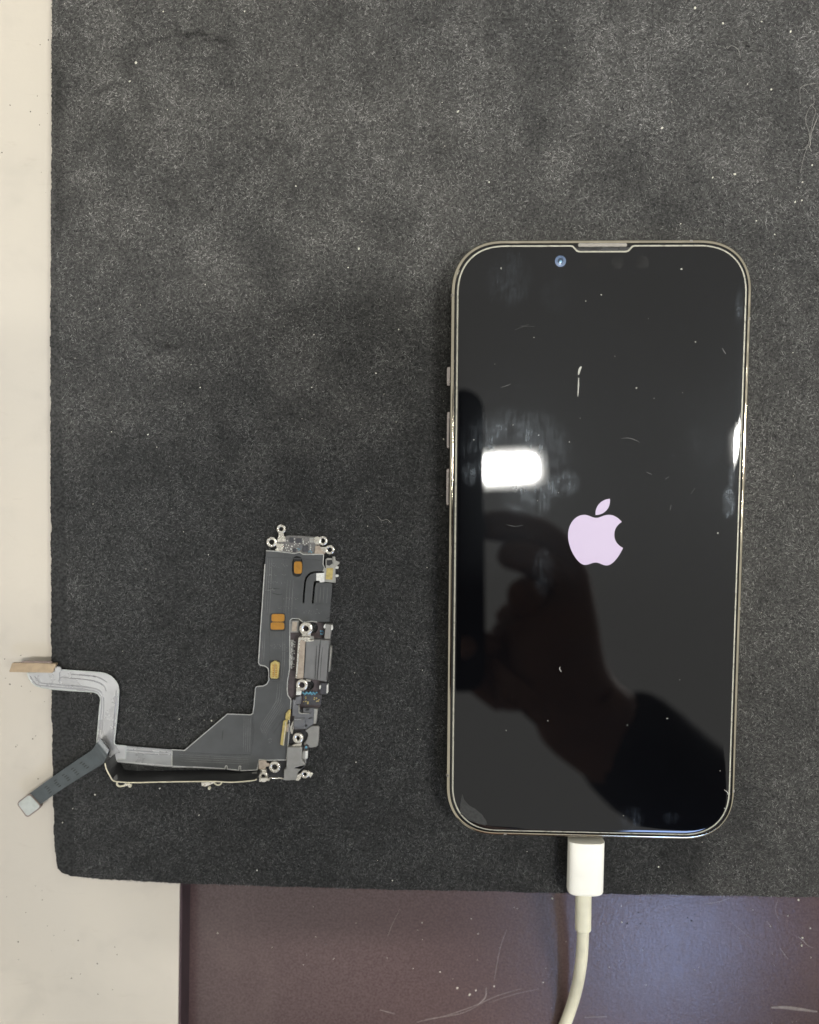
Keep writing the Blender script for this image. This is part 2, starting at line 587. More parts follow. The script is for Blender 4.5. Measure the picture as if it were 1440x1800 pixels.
def loft(name, outline, prof, mat, parent, cap0=True, cap1=True, angle=30, near=None):
    """prof: list of (inset, z)"""
    m = len(outline)
    verts, faces = [], []
    for d, z in prof:
        L0 = inset(outline, d) if d else outline
        if near is not None and d > .5:      # keep the curved lip narrow round the notch
            L1 = inset(outline, .5 + (d - .5) * .12)
            L0 = [(a[0] + (b[0] - a[0]) * near(o), a[1] + (b[1] - a[1]) * near(o)) for a, b, o in zip(L0, L1, outline)]
        for x, y in L0:
            verts.append((x, y, z))
    for r in range(len(prof) - 1):
        for i in range(m):
            j = (i + 1) % m
            faces.append((r * m + i, r * m + j, (r + 1) * m + j, (r + 1) * m + i))
    if cap0: faces.append(tuple(range(m - 1, -1, -1)))
    if cap1: faces.append(tuple((len(prof) - 1) * m + i for i in range(m)))
    return mesh(name, verts, faces, mat, parent, off=(0, 0, 0), angle=angle)


OUT = densify(rrect(PW, PH, 13.0), 3)
loft('frame', OUT, [(2.4, .02), (.7, .05), (.18, .35), (0, .85), (0, 6.55), (.10, 6.95), (.34, 7.22), (.62, 7.32), (.86, 7.30), (.95, 7.1)],
     M['frame'], phone, True, False, 60)
loft('front_glass', OUT, [(.97, 6.9), (.97, 7.22), (1.12, 7.36), (1.5, 7.42)], M['glassblack'], phone, False, True, 40)

# screen protector: notched outline from the photograph
top_l = ploc(1012, 432, 7.9); nx0 = ploc(1010, 434, 7.9).x; nx1 = ploc(1110, 434, 7.9).x
INS = 1.42
pw, ph = PW - 2 * INS, PH - 2 * INS
base = rrect(pw, ph, 11.8)
notch_d = 1.35
seq = []
ins_done = False
for i, p in enumerate(base):
    seq.append(p)
    if i == 22:   # end of the top-right corner: the top edge runs on to the left
        ty = ph / 2
        seq += [(nx1 + .9, ty), (nx1 + .25, ty - .12), (nx1 - .75, ty - notch_d + .15), (nx1 - 1.3, ty - notch_d),
                (nx0 + 1.3, ty - notch_d), (nx0 + .75, ty - notch_d + .15), (nx0 - .25, ty - .12), (nx0 - .9, ty)]
PO = densify(seq, 1.5)
NCX = (nx0 + nx1) / 2


def mat_protector():
    m, nt, b, out = new_mat('screen_protector_glass')
    nt.nodes.remove(b)
    tc = nd(nt, 'ShaderNodeTexCoord'); g = tc.outputs['Object']
    # finger smears: soft ellipses broken up by streaks
    mp = nd(nt, 'ShaderNodeMapping'); mp.inputs['Scale'].default_value = (1500, 170, 1); mp.inputs['Rotation'].default_value = (0, 0, .12)
    nt.links.new(g, mp.inputs[0])
    streak = smooth(nt, noise_n(nt, mp.outputs[0], 1.0, 4, .7), .32, .72)
    cloud = smooth(nt, noise_n(nt, g, 260, 4, .65, .5), .35, .7)
    spots = [(895, 490, 45, 55, .26), (975, 520, 30, 35, .10), (905, 790, 110, 80, .42), (985, 848, 40, 30, .55), (930, 870, 55, 45, .4),
             (1281, 884, 13, 34, 1.0), (1287, 835, 7, 26, .8), (1299, 540, 8, 38, .9), (1110, 1440, 26, 28, .45), (1180, 1438, 18, 14, .25),
             (826, 832, 18, 26, .5), (955, 1005, 22, 48, .35), (1240, 780, 45, 50, .05)]
    tot = None
    for u, v, a, bb, w in spots:
        c = ploc(u, v, 7.9) * MM
        mpp = nd(nt, 'ShaderNodeMapping', vector_type='TEXTURE')
        mpp.inputs['Location'].default_value = (c.x, c.y, 0)
        mpp.inputs['Scale'].default_value = (a / 7.1 * MM, bb / 7.1 * MM, 1)
        nt.links.new(g, mpp.inputs[0])
        sp = nd(nt, 'ShaderNodeSeparateXYZ'); nt.links.new(mpp.outputs[0], sp.inputs[0])
        r = mathn(nt, 'ADD', mathn(nt, 'MULTIPLY', sp.outputs[0], sp.outputs[0]), mathn(nt, 'MULTIPLY', sp.outputs[1], sp.outputs[1]))
        k = mathn(nt, 'MULTIPLY', smooth(nt, r, 0.0, 1.0, 1.0, 0.0), w)
        tot = k if tot is None else mathn(nt, 'MAXIMUM', tot, k)
    grease = mathn(nt, 'MULTIPLY', tot, mathn(nt, 'MULTIPLY', mathn(nt, 'MULTIPLY_ADD', streak, .88, .12), mathn(nt, 'MULTIPLY_ADD', cloud, .85, .15)))
    film = mathn(nt, 'MULTIPLY_ADD', cloud, .0006, .0004)
    fr = nd(nt, 'ShaderNodeFresnel'); fr.inputs['IOR'].default_value = 1.63
    gl = nd(nt, 'ShaderNodeBsdfGlossy'); gl.inputs['Roughness'].default_value = .012
    gl2 = nd(nt, 'ShaderNodeBsdfGlossy'); gl2.inputs['Roughness'].default_value = .26
    gl2.inputs['Color'].default_value = (.82, .92, 1, 1)
    df = nd(nt, 'ShaderNodeBsdfDiffuse')
    nt.links.new(mixc(nt, mathn(nt, 'MULTIPLY_ADD', grease, .10, film), (.0015, .0015, .002), (.55, .66, .78)), df.inputs['Color'])
    mixg = nd(nt, 'ShaderNodeMixShader')           # clean mirror with a greasy lobe
    nt.links.new(mathn(nt, 'MULTIPLY_ADD', grease, .5, .020, clamp=True), mixg.inputs[0])
    nt.links.new(gl.outputs[0], mixg.inputs[1]); nt.links.new(gl2.outputs[0], mixg.inputs[2])
    mix1 = nd(nt, 'ShaderNodeMixShader')
    nt.links.new(fr.outputs[0], mix1.inputs[0])
    nt.links.new(df.outputs[0], mix1.inputs[1]); nt.links.new(mixg.outputs[0], mix1.inputs[2])
    nt.links.new(mix1.outputs[0], out.inputs['Surface'])
    return m


M['protector'] = mat_protector()
TOPZ = 7.92
loft('display', inset(densify(rrect(pw, ph, 11.6), 3), .55), [(0, 7.40), (0, 7.46)], M['display'], phone, False, True)
prot = loft('screen_protector', PO, [(.40, 7.80), (.52, 7.84), (.75, 7.87), (1.05, 7.895), (1.5, 7.91), (2.1, TOPZ)], M['protector'], phone, False, True, 30,
            near=lambda o: max(0.0, min(1.0, (13.5 - abs(o[0] - NCX)) / 4)) if o[1] > 0 else 0.0)
loft('protector_edge', PO, [(0, 7.44), (.02, 7.62), (.12, 7.72), (.40, 7.795)], M['edge'], prot, False, False, 60)

# earpiece slit in the notch
ey = ploc(1060, 431, 7.5).y
ear = loft('earpiece', [(x + (nx0 + nx1) / 2, y + ey + .05) for x, y in rrect(11.6, .95, .45, 6)], [(0, 7.42), (.02, 7.56), (.12, 7.62)], M['earmetal'], phone, False, True)
loft('mesh_slot', [(x + (nx0 + nx1) / 2, y + ey + .05) for x, y in rrect(10.2, .40, .19, 6)], [(0, 7.615), (0, 7.63)], M['band'], ear, False, True)

# front camera and sensors behind the glass
def disc(name, u, v, rmm, z0, z1, mat, parent, nseg=32, dome=0.0):
    c = ploc(u, v, z1)
    o = [(c.x + rmm * math.cos(2 * math.pi * i / nseg), c.y + rmm * math.sin(2 * math.pi * i / nseg)) for i in range(nseg)]
    prof = [(0, z0), (0, z1 - .01), (.1 * rmm, z1)]
    if dome: prof += [(rmm * .4, z1 + dome * .7), (rmm * .8, z1 + dome)]
    return loft(name, o, prof, mat, parent, False, True, 50)


M['lensring'] = plain('blue_lens_ring', (.055, .09, .16), .3, .1, .2, 900)
M['lensglass'] = plain('lens_core', (.02, .035, .06), .05, 0, .1, 900, coat=1.0)
M['lensglint'] = plain('lens_inner', (.16, .30, .42), .15, .3, .1, 900)
M['sensor'] = plain('sensor_window', (.008, .008, .008), .10, 0, .1, 300, spec=.42)
lens = disc('front_camera', 985.5, 459, 1.38, TOPZ - .05, TOPZ + .006, M['lensring'], phone)
disc('lens', 985.5, 458.5, .72, TOPZ - .05, TOPZ + .012, M['lensglass'], lens, dome=.03)
disc('iris', 986, 459.5, .33, TOPZ - .05, TOPZ + .055, M['lensglint'], lens)
for u in (1042, 1086, 1130):
    disc('sensor_window', u, 461, 1.62 if u > 1050 else 1.7, TOPZ - .05, TOPZ + .004, M['sensor'], phone)

# lit logo on the display
def logo_outline(segs, n=10):
    out = []
    for p0, c0, c1, p1 in segs:
        for i in range(n):
            t = i / n
            x = (1 - t) ** 3 * p0[0] + 3 * (1 - t) ** 2 * t * c0[0] + 3 * (1 - t) * t * t * c1[0] + t ** 3 * p1[0]
            y = (1 - t) ** 3 * p0[1] + 3 * (1 - t) ** 2 * t * c0[1] + 3 * (1 - t) * t * t * c1[1] + t ** 3 * p1[1]
            out.append((x, y))
    return out


ZL = zoom(980, 860, 140 / 1440)
body = [((1165, 592), (1105, 515), (1020, 462), (935, 462)), ((935, 462), (830, 462), (775, 518), (700, 518)),
        ((700, 518), (640, 518), (560, 462), (490, 462)), ((490, 462), (330, 462), (193, 610), (193, 840)),
        ((193, 840), (193, 1080), (370, 1368), (500, 1368)), ((500, 1368), (580, 1368), (620, 1326), (695, 1326)),
        ((695, 1326), (770, 1326), (810, 1378), (890, 1378)), ((890, 1378), (1010, 1378), (1130, 1190), (1188, 1060)),
        ((1188, 1060), (1085, 1010), (1030, 930), (1030, 820)), ((1030, 820), (1030, 715), (1085, 640), (1165, 592))]
leaf = [((690, 466), (675, 300), (800, 180), (950, 172)), ((950, 172), (970, 340), (850, 466), (690, 466))]
for nm, sg in (('logo_body', body), ('logo_leaf', leaf)):
    o = [ploc(*ZL(x, y), TOPZ) for x, y in logo_outline(sg, 14)]
    v, f = prism_data([(p.x, p.y) for p in o][::-1], TOPZ - .03, TOPZ + .004)
    mesh(nm, v, f, M['logo'], phone, off=(0, 0, 0))

# side keys and antenna bands
def key(name, v0, v1, side, thick=.62):
    ya = ploc(790, v0, 5).y; yb_ = ploc(790, v1, 5).y
    o = [(x, y) for x, y in rrect(abs(ya - yb_), 2.4, 1.15, 8)]
    x0_ = side * (PW / 2 - .1); x1_ = side * (PW / 2 + thick)
    m = len(o); verts = []
    for xx, sc in ((x0_, 1), (x1_ - side * .12, 1), (x1_, .93)):
        for a, b in o:
            verts.append((xx, (ya + yb_) / 2 + a * (1 if sc == 1 else 1 - .24 / abs(ya - yb_)), 4.2 + b * sc))
    faces = [(r * m + i, r * m + (i + 1) % m, (r + 1) * m + (i + 1) % m, (r + 1) * m + i) for r in range(2) for i in range(m)]
    faces.append(tuple(2 * m + i for i in range(m)))
    return mesh(name, verts, faces, M['button'], phone, off=(0, 0, 0), angle=50)


key('mute_switch', 643, 680, -1, .75)
key('volume_button', 722, 790, -1)
key('volume_button', 822, 890, -1)
key('power_button', 745, 850, 1)


def band(x=None, y=None, side=1):
    prof = [(.2, .3), (-.012, .85), (-.012, 6.55), (.09, 6.96), (.335, 7.235), (.62, 7.335)]
    verts, faces = [], []
    for w in (-.35, .35):
        for d, z in prof:
            verts.append((side * (PW / 2 - d), y + w, z) if y is not None else (x + w, side * (PH / 2 - d), z))
    m = len(prof)
    faces = [(i, i + 1, m + i + 1, m + i) for i in range(m - 1)]
    mesh('antenna_band', verts, faces, M['band'], phone, off=(0, 0, 0))


for s, v_ in ((-1, 519), (-1, 1363), (1, 1063), (1, 1380), (1, 560)):
    band(y=ploc(790, v_, 7).y, side=s)
band(x=ploc(888, 1470, 7).x, side=-1)
band(x=ploc(1215, 424, 7).x, side=1)

# dust, nicks and a lifted corner on the glass
M['faint'] = plain('faint_scuff', (.055, .055, .052), .5, 0, .15, 900)
M['nick'] = plain('glass_nick', (.36, .36, .32), .6, 0, .15, 900)
M['bubble'] = plain('air_gap', (.036, .036, .033), .35, 0, .25, 1500, spec=.2)


def strips(name, paths, z, mat, parent, w=.12, local=None, off=None, h=.03, curved=True):
    """thin raised strokes joined into one mesh; paths of pixels"""
    verts, faces = [], []
    for path in paths:
        ww = w
        if isinstance(path, tuple): path, ww = path
        P = [(local(u, v, z) if local else px(u, v, z)) for u, v in path]
        if len(P) > 2 and curved: P = spline(P, 6)
        b = len(verts); m = len(P)
        for i, p in enumerate(P):
            t = (P[min(m - 1, i + 1)] - P[max(0, i - 1)]); t.z = 0; t.normalize()
            nn = Vector((-t.y, t.x, 0)); q = ww * .5 * (.35 + .65 * math.sin(math.pi * (i + .6) / (m + .2)))
            verts += [p + nn * q, p + Vector((0, 0, h)), p - nn * q]
        for i in range(m - 1):
            for a in (0, 1):
                faces.append((b + i * 3 + a, b + i * 3 + a + 1, b + i * 3 + a + 4, b + i * 3 + a + 3))
    return mesh(name, verts, faces, mat, parent, off=off)


def specks(name, items, mat, parent=None, local=None, off=None):
    """tiny flattened crumbs joined into one mesh: (u, v, z, radius px)"""
    verts, faces = [], []
    for u, v, z, r in items:
        c = local(u, v, z) if local else px(u, v, z)
        rr = r * .139; a0 = random.random() * 6; st = random.uniform(.55, 1)
        b = len(verts); K = 6
        for ring_, (q, hh) in enumerate(((1, 0), (.75, .5), (0, .75))):
            for i in range(K if q else 1):
                t = a0 + 2 * math.pi * i / K
                x_ = rr * q * math.cos(t) * random.uniform(.8, 1.15); y_ = rr * q * st * math.sin(t) * random.uniform(.8, 1.15)
                verts.append((c.x + x_ * math.cos(a0) - y_ * math.sin(a0), c.y + x_ * math.sin(a0) + y_ * math.cos(a0), c.z + hh * rr))
        for i in range(K):
            j = (i + 1) % K
            faces.append((b + i, b + j, b + K + j, b + K + i)); faces.append((b + K + i, b + K + j, b + 2 * K))
    return mesh(name, verts, faces, mat, parent, off=off)


tag(strips('glass_chips', [([(1016, 697), (1017, 680), (1017.5, 664)], .32), ([(1017, 659), (1019, 650), (1022, 644)], .55), ([(985, 1172), (984, 1176), (987, 1181)], .2), ([(1273, 1388), (1279, 1393), (1280, 1397)], .2)], TOPZ + .004, M['nick'], phone, local=ploc, off=(0, 0, 0), h=.012), kind='stuff')
tag(strips('glass_scratches', [
    ([(880, 681), (890, 678), (898, 675)], .14), ([(1092, 771), (1105, 770), (1118, 774), (1125, 778)], .12), 
    ([(890, 922), (905, 925), (920, 923)], .1), ([(1180, 888), (1178, 897)], .12), ([(1137, 830), (1146, 834)], .12), ([(915, 573), (940, 574)], .07),
    ([(905, 580), (930, 570)], .06), ([(1215, 868), (1222, 858)], .08), ([(1270, 612), (1276, 622)], .2), 
    ([(1170, 842), (1176, 838)], .1)],
    TOPZ + .004, M['faint'], phone, local=ploc, off=(0, 0, 0), h=.012), kind='stuff')
dots = [(881, 471.5, 1.8), (1057, 518, 1.8), (1198, 473, 1.9), (1030, 529, 1.1), (1119, 682, 1.5), (939, 593, 1), (902, 747, 1.2), (947, 765, 1.2), (1001, 777, 1.3),
        (833, 773, 1.3), (1223, 601, 1.4), (1262, 937, 1.8), (1173, 1263, 1.8), (1103, 1275, 1), (963, 1267, 1.2), (890, 1284, 1.1), (1266, 1355, 1.2), (1195, 1195, 1),
        (1274, 1421, 1.5), (1096, 1434, 1.2), (945, 880, .8), (1020, 735, .7), (1140, 560, .7), (1200, 690, .8), (870, 640, .7), (1081, 626, .8), (982, 866, .8), (1150, 700, .7)]
tag(specks('glass_dust', [(u, v, TOPZ + .002, r) for u, v, r in dots], M['nick'], phone, local=ploc, off=(0, 0, 0)), kind='stuff')
ZC = zoom(770, 1350, 230 / 1440)
bub = zz(ZC, [(268, 285), (290, 350), (340, 410), (420, 455), (490, 520), (530, 580), (545, 622), (520, 630), (440, 605), (340, 560), (262, 505), (243, 470), (248, 400), (258, 330)])
o = [ploc(u, v, TOPZ) for u, v in bub]
v, f = prism_data([(p.x, p.y) for p in o][::-1], TOPZ - .06, TOPZ + .004)
mesh('lifted_corner', v, f, M['bubble'], prot, off=(0, 0, 0))
tag(strips('air_gap_line', [(zz(ZC, [(246, 500), (330, 562), (440, 608), (530, 632)]), .22)], TOPZ + .004, M['bubble'], prot, local=ploc, off=(0, 0, 0), h=.02), kind='stuff')

# ------------------------------------------------------------------ charging cable
pa = px(1030.5, 1476, 4.1); pb = px(1028, 1569, 4.1)
cable = empty('charging_cable', (pb.x, pb.y, 0))
tag(cable, 'off-white charging cable plugged into the bottom of the smartphone', 'cable')
ax = (pb - pa).normalized(); side = Vector((-ax.y, ax.x, 0))


def sweep_box(name, a, b, w, t, mat, parent, rnd, p=3.2, r0=.25, r1=1.1):
    """superellipse section swept from a to b, softened ends"""
    Ln = (b - a).length; d = (b - a).normalized(); s = Vector((-d.y, d.x, 0)); up = Vector((0, 0, 1))
    st = []
    for i in range(5):
        q = i / 4 * math.pi / 2; st.append((r0 * (1 - math.sin(q)) if False else r0 - r0 * math.sin(q), r0 - r0 * math.cos(math.pi / 2 - q) if False else r0 * (1 - math.cos(q)) * 0 + r0 * (i / 4)))
    sec = []
    for i in range(5): q = math.pi / 2 * i / 4; sec.append((r0 * (1 - math.sin(q)), r0 * (1 - math.cos(q))))
    for i in range(7): q = math.pi / 2 * i / 6; sec.append((r1 * (1 - math.cos(q)), Ln - r1 * (1 - math.sin(q))))
    K = 48; verts, faces = [], []
    for ins_, dist in sec:
        for i in range(K):
            th = 2 * math.pi * i / K; c, sn = math.cos(th), math.sin(th)
            x_ = (w / 2 - ins_) * math.copysign(abs(c) ** (2 / p), c); z_ = (t / 2 - ins_) * math.copysign(abs(sn) ** (2 / p), sn)
            verts.append(a + d * dist + s * x_ + up * z_)
    m = len(sec)
    for r in range(m - 1):
        for i in range(K):
            j = (i + 1) % K
            faces.append((r * K + i, r * K + j, (r + 1) * K + j, (r + 1) * K + i))
    faces.append(tuple(range(K))); faces.append(tuple((m - 1) * K + i for i in range(K)))
    return mesh(name, verts, faces, mat, parent, angle=50)


sweep_box('plug_housing', pa, pb, 9.05, 5.2, M['plug'], cable, .5, r0=.12, r1=1.0)
ra = px(1026, 1567, 4.1); rb = px(1025, 1635.5, 4.0)
sweep_box('strain_relief', ra, rb, 4.05, 3.7, M['cord'], cable, .3, p=2.2, r0=.05, r1=.45)
path = [px(1025.2, 1630, 4.0), px(1024.5, 1655, 3.4), px(1022, 1690, 1.6), px(1016, 1728, -2.0), px(1006, 1766, -5.6), px(993, 1802, -8.2), px(974, 1845, -9.2),
        px(945, 1900, -9.42), px(900, 1970, -9.43), px(850, 2060, -9.43)]
tube('cord', spline(path, 10), 1.54, M['cord'], cable, nseg=24)

# ------------------------------------------------------------------ charging-port flex cable
fo = px(500, 1150, 0)
flex = empty('charging_port_flex', (fo.x, fo.y, .1))
tag(flex, 'dark grey charging port flex cable with gold pads and silver ribbon on the mat', 'flex cable')

PZ = 1.35      # top of the main sheet
plate = (zz(Z1, [(312, 445), (430, 452), (520, 462), (640, 478), (700, 462), (740, 488), (975, 487), (968, 600), (985, 640), (968, 684), (935, 682), (870, 680), (810, 700), (768, 750),
                 (752, 800), (742, 900), (731, 1048), (752, 1048), (762, 900), (772, 800), (787, 760), (822, 720), (870, 703), (940, 704), (965, 706), (965, 792), (880, 790), (862, 800),
                 (855, 850), (837, 1055), (858, 1055), (876, 870), (888, 816), (1060, 818), (1072, 832), (1072, 850), (1040, 1262), (900, 1266), (840, 1258), (740, 1268), (700, 1240),
                 (690, 1228), (612, 1226), (590, 1245), (586, 1400)])
         + zz(Z2, [(583, 760), (560, 900), (555, 1000), (562, 1060), (590, 1100)])
         + zz(Z3, [(600, 200), (590, 330), (575, 600), (565, 720), (548, 890), (330, 893), (232, 885), (210, 1000)])
         + zz(Z4, [(1310, 602), (1184, 607), (1184, 570), (1172, 570), (1170, 604), (1078, 594), (1076, 568), (1064, 568), (1060, 592), (860, 582), (640, 577), (640, 440), (740, 447), (1080, 158), (1262, 165), (1280, 155), (1290, 90)])
         + zz(Z2, [(190, 985), (200, 965), (215, 960), (280, 955), (320, 935), (345, 890), (345, 800), (335, 750), (300, 725), (245, 715), (225, 690), (240, 440)])
         + zz(Z1, [(300, 600)]))
oval = ellipse(*Z1(670, 628), 62 * .15278, 117 * .15278, 32, 2.8, .04)
slab('main_sheet', plate, PZ - .28, PZ, M['coverlay'], flex, holes=[oval[::-1]], bevel=.05)

M['rimlight'] = plain('rim_highlight', (.38, .38, .35), .4, .2, .15, 900)
tag(strips('rim_highlight', [(plate[k:k + 2], .30) for k in range(len(plate) - 1) if not (9 <= k <= 36)], PZ, M['rimlight'], flex, h=.04, curved=False), kind='stuff')  # pale strokes paint a rim highlight along the sheet's cut outline

# lower sheet that carries the port and the microphones
low = zz(Z2, [(600, 190), (700, 215), (900, 215), (1050, 255), (1055, 420), (1010, 900), (1000, 1030), (950, 1060), (935, 1190), (905, 1215), (890, 1390)]) + \
      zz(Z3, [(850, 500), (800, 700), (760, 760), (560, 760), (560, 200)]) + zz(Z2, [(545, 960), (575, 760), (585, 400)])
low_holes = [ellipse(*Z2(845, 285), 64 * .153, 64 * .153, 20)[::-1], ellipse(*Z2(800, 945), 66 * .153, 60 * .153, 20)[::-1]]
slab('lower_sheet', low, .25, .55, M['purple'], flex, holes=low_holes)
slab('cover_strip', zz(Z2, [(592, 770), (650, 775), (655, 900), (640, 1040), (595, 1085), (562, 1040), (560, 960)]), .56, .95, M['purple'], flex, bevel=.1)

# raised lines and vias embossed in the sheet
lines = [zz(Z3, [(152, 380), (150, 560), (146, 770)]), zz(Z3, [(146, 775), (130, 825), (0, 828)]), zz(Z2, [(350, 320), (352, 480), (350, 650)]), zz(Z2, [(490, 560), (488, 660)]),
         zz(Z2, [(490, 558), (570, 552)]), zz(Z2, [(468, 850), (462, 900), (350, 912)]), zz(Z1, [(965, 830), (962, 940), (960, 1060)]), zz(Z1, [(870, 1058), (1055, 1068)]),
         zz(Z3, [(545, 20), (520, 240), (470, 350), (330, 560)]), zz(Z3, [(530, 330), (420, 470), (360, 560)]), zz(Z3, [(520, 400), (440, 520), (390, 590)]),
         zz(Z4, [(700, 463), (960, 474), (1240, 485)]), zz(Z4, [(1244, 484), (1268, 462), (1280, 180)]), zz(Z1, [(300, 520), (600, 530), (960, 560)]),
         zz(Z1, [(520, 480), (515, 800), (500, 1180)]), zz(Z1, [(280, 1180), (345, 1182)]), zz(Z3, [(195, 80), (180, 360), (165, 700)])]
tag(strips('raised_traces', lines, PZ, M['coverlay'], flex, w=.22, h=.07), kind='stuff')
M['trace'] = plain('copper_trace_ridge', (.125, .128, .124), .35, .1, .2, 600)
fine = []
def bundle(zf, path, cnt, dx, dy):
    for q in range(cnt):
        fine.append((zz(zf, [(x + dx * q, y + dy * q) for x, y in path]), .13))
bundle(Z3, [(528, 260), (480, 340), (335, 560), (315, 640)], 6, -14, -17)
bundle(Z3, [(500, 20), (480, 210), (430, 300)], 3, -26, -4)
bundle(Z1, [(330, 520), (318, 800), (300, 1160)], 3, 26, 0)
bundle(Z1, [(560, 780), (545, 1000), (540, 1200)], 3, 34, 2)
bundle(Z4, [(700, 478), (960, 490), (1240, 503)], 4, 4, 17)
bundle(Z2, [(280, 340), (268, 560), (262, 680)], 2, 22, 0)
bundle(Z2, [(530, 320), (528, 600), (505, 900)], 2, -24, 0)
bundle(Z3, [(60, 400), (56, 600), (50, 800)], 4, 24, 0)
bundle(Z1, [(900, 860), (895, 960), (890, 1040)], 4, 40, 2)
tag(strips('fine_traces', fine, PZ, M['trace'], flex, h=.035), kind='stuff')
via = []
for zf, xs, ys in ((Z1, (350, 560), (590, 645)), (Z1, (320, 540), (715, 735)), (Z1, (320, 540), (800, 825)), (Z1, (300, 420), (880, 905)), (Z1, (480, 720), (980, 1010)),
                   (Z1, (460, 700), (1080, 1110)), (Z1, (740, 960), (1120, 1180)), (Z2, (360, 560), (470, 560)), (Z3, (330, 380), (640, 700))):
    for i in range(17):
        via.append((*zf(random.uniform(*xs), random.uniform(*ys)), PZ, random.uniform(.6, 1.1)))
tag(specks('via_bumps', via, M['trace'], flex), kind='stuff')
tag(strips('crease_marks', [zz(Z1, [(310, 890), (400, 880), (470, 885)]), zz(Z1, [(380, 930), (450, 950), (500, 945)]), zz(Z4, [(1045, 285), (1040, 330), (1037, 365)]),
    zz(Z4, [(940, 485), (945, 500)]), zz(Z1, [(1010, 1225), (1040, 1215)])], PZ + .005, M['blackfilm'], flex, w=.2, h=.01), kind='stuff')

# gold pads
def pad(cx, cy, a, b, zf, mat=M['gold'], frame_=True, z=PZ, p=6, rim=10):
    if frame_:
        slab('pad_window', ellipse(*zf(cx, cy), (a + rim) * .1528, (b + rim) * .1528, 32, 8), z, z + .025, M['blackfilm'], flex)
    g_ = slab('gold_pad', ellipse(*zf(cx, cy), a * .1528, b * .1528, 32, p), z - .1, z + .09, mat, flex, bevel=.05)
    return g_


slab('pad_window', ellipse(*Z1(445, 1268), 92 * .1528, 106 * .1528, 36, 7), PZ, PZ + .025, M['blackfilm'], flex)
pad(450, 1218, 75, 44, Z1, frame_=False, z=PZ + .03)
pad(444, 1312, 78, 42, Z1, frame_=False, z=PZ + .03)
g_ = slab('gold_pad', ellipse(*Z1(680, 640), 46 * .1528, 70 * .1528, 28, 4.5), .5, PZ - .15, M['gold'], flex, bevel=.1)
slab('pad_backing', ellipse(*Z1(670, 632), 58 * .1528, 110 * .1528, 28, 3), .3, .5, M['darkplas'], flex)

# small board-to-board socket
slab('pad_window', ellipse(*Z2(412, 768), 66 * .1528, 112 * .1528, 30, 8), PZ, PZ + .025, M['blackfilm'], flex)
sock = slab('board_socket', zz(Z2, [(372, 685), (390, 680), (405, 665), (432, 668), (440, 680), (462, 684), (468, 700), (455, 862), (440, 872), (372, 868), (358, 850), (364, 700)]), PZ, PZ + .55, M['palegold'], flex, bevel=.1)
for i in range(7):
    for s in (0, 1):
        slab('contact', ellipse(*Z2(396 + s * 32, 716 + i * 21), 11 * .1528, 6 * .1528, 8, 4), PZ + .55, PZ + .62, M['gold'], sock)
slab('socket_slot', zz(Z2, [(411, 705), (416, 705), (408, 850), (402, 850)]), PZ + .55, PZ + .57, M['conn_rim'], sock)

# top microphone board with eyelets
tb = slab('top_board', zz(Z1, [(440, 350), (530, 300), (545, 278), (575, 270), (700, 276), (900, 290), (905, 345), (880, 390), (980, 440), (975, 488), (740, 488), (500, 462), (420, 450)]), .45, .85, M['board'], flex, bevel=.05)
comp = [(605, 322, 24, 32, 'chip'), (690, 330, 32, 28, 'chip'), (765, 420, 32, 38, 'chip'), (840, 325, 28, 26, 'steel2'), (640, 440, 20, 20, 'chip'), (905, 430, 30, 42, 'tan'), (715, 400, 18, 26, 'greymid')]
for x, y, a, b, mt in comp:
    slab('chip', ellipse(*Z1(x, y), a * .1528, b * .1528, 12, 12), .85, 1.35 if mt == 'chip' else 1.2, M[mt], tb, bevel=.05)
wp, bp_ = [], []
for x, y in ((557, 330), (545, 378), (540, 415), (572, 385), (550, 440), (575, 446), (600, 425), (612, 450), (640, 345), (640, 376), (682, 388), (735, 312), (740, 335), (740, 358), (780, 362),
             (825, 382), (825, 405), (822, 428), (640, 310), (870, 350), (880, 312), (800, 345), (610, 395), (665, 420), (655, 365), (590, 350), (700, 360), (760, 380), (795, 420), (560, 410)):
    wp.append((*Z1(x, y), .85, random.uniform(1.0, 1.7)))
for x, y in ((680, 420), (700, 428), (805, 460), (835, 462), (690, 440), (820, 445)):
    bp_.append((*Z1(x, y), .85, random.uniform(1.0, 1.6)))
tag(specks('solder_joints', wp, M['white'], tb), kind='stuff')
tag(specks('blue_passives', bp_, M['blue'], tb), kind='stuff')
slab('bracket', zz(Z1, [(455, 230), (512, 235), (515, 275), (535, 280), (535, 345), (440, 345), (445, 295), (458, 285)]), .86, 1.25, M['steel'], flex, bevel=.08)
slab('bracket', zz(Z1, [(452, 362), (512, 368), (505, 450), (425, 450), (415, 432), (440, 415), (430, 390), (400, 370)]), .86, 1.22, M['steel'], flex, bevel=.08)
slab('bracket', zz(Z1, [(862, 292), (905, 282), (950, 305), (940, 372), (890, 380), (865, 350)]), .86, 1.25, M['steel'], flex, bevel=.08)
slab('bracket', zz(Z1, [(880, 395), (1000, 405), (1010, 460), (975, 490), (865, 478)]), .86, 1.18, M['tan'], flex, bevel=.08)
slab('bracket', zz(Z1, [(930, 408), (1010, 400), (1010, 455), (985, 470)]), .9, 1.26, M['steel'], flex, bevel=.08)
for x, y, a, b in ((485, 197, 53, 25), (375, 348, 60, 30), (965, 332, 54, 27), (1045, 435, 54, 27)):
    ring('mounting_eyelet', *Z1(x, y), a * .1528, b * .1528, .86, 1.3, M['steel'], flex)

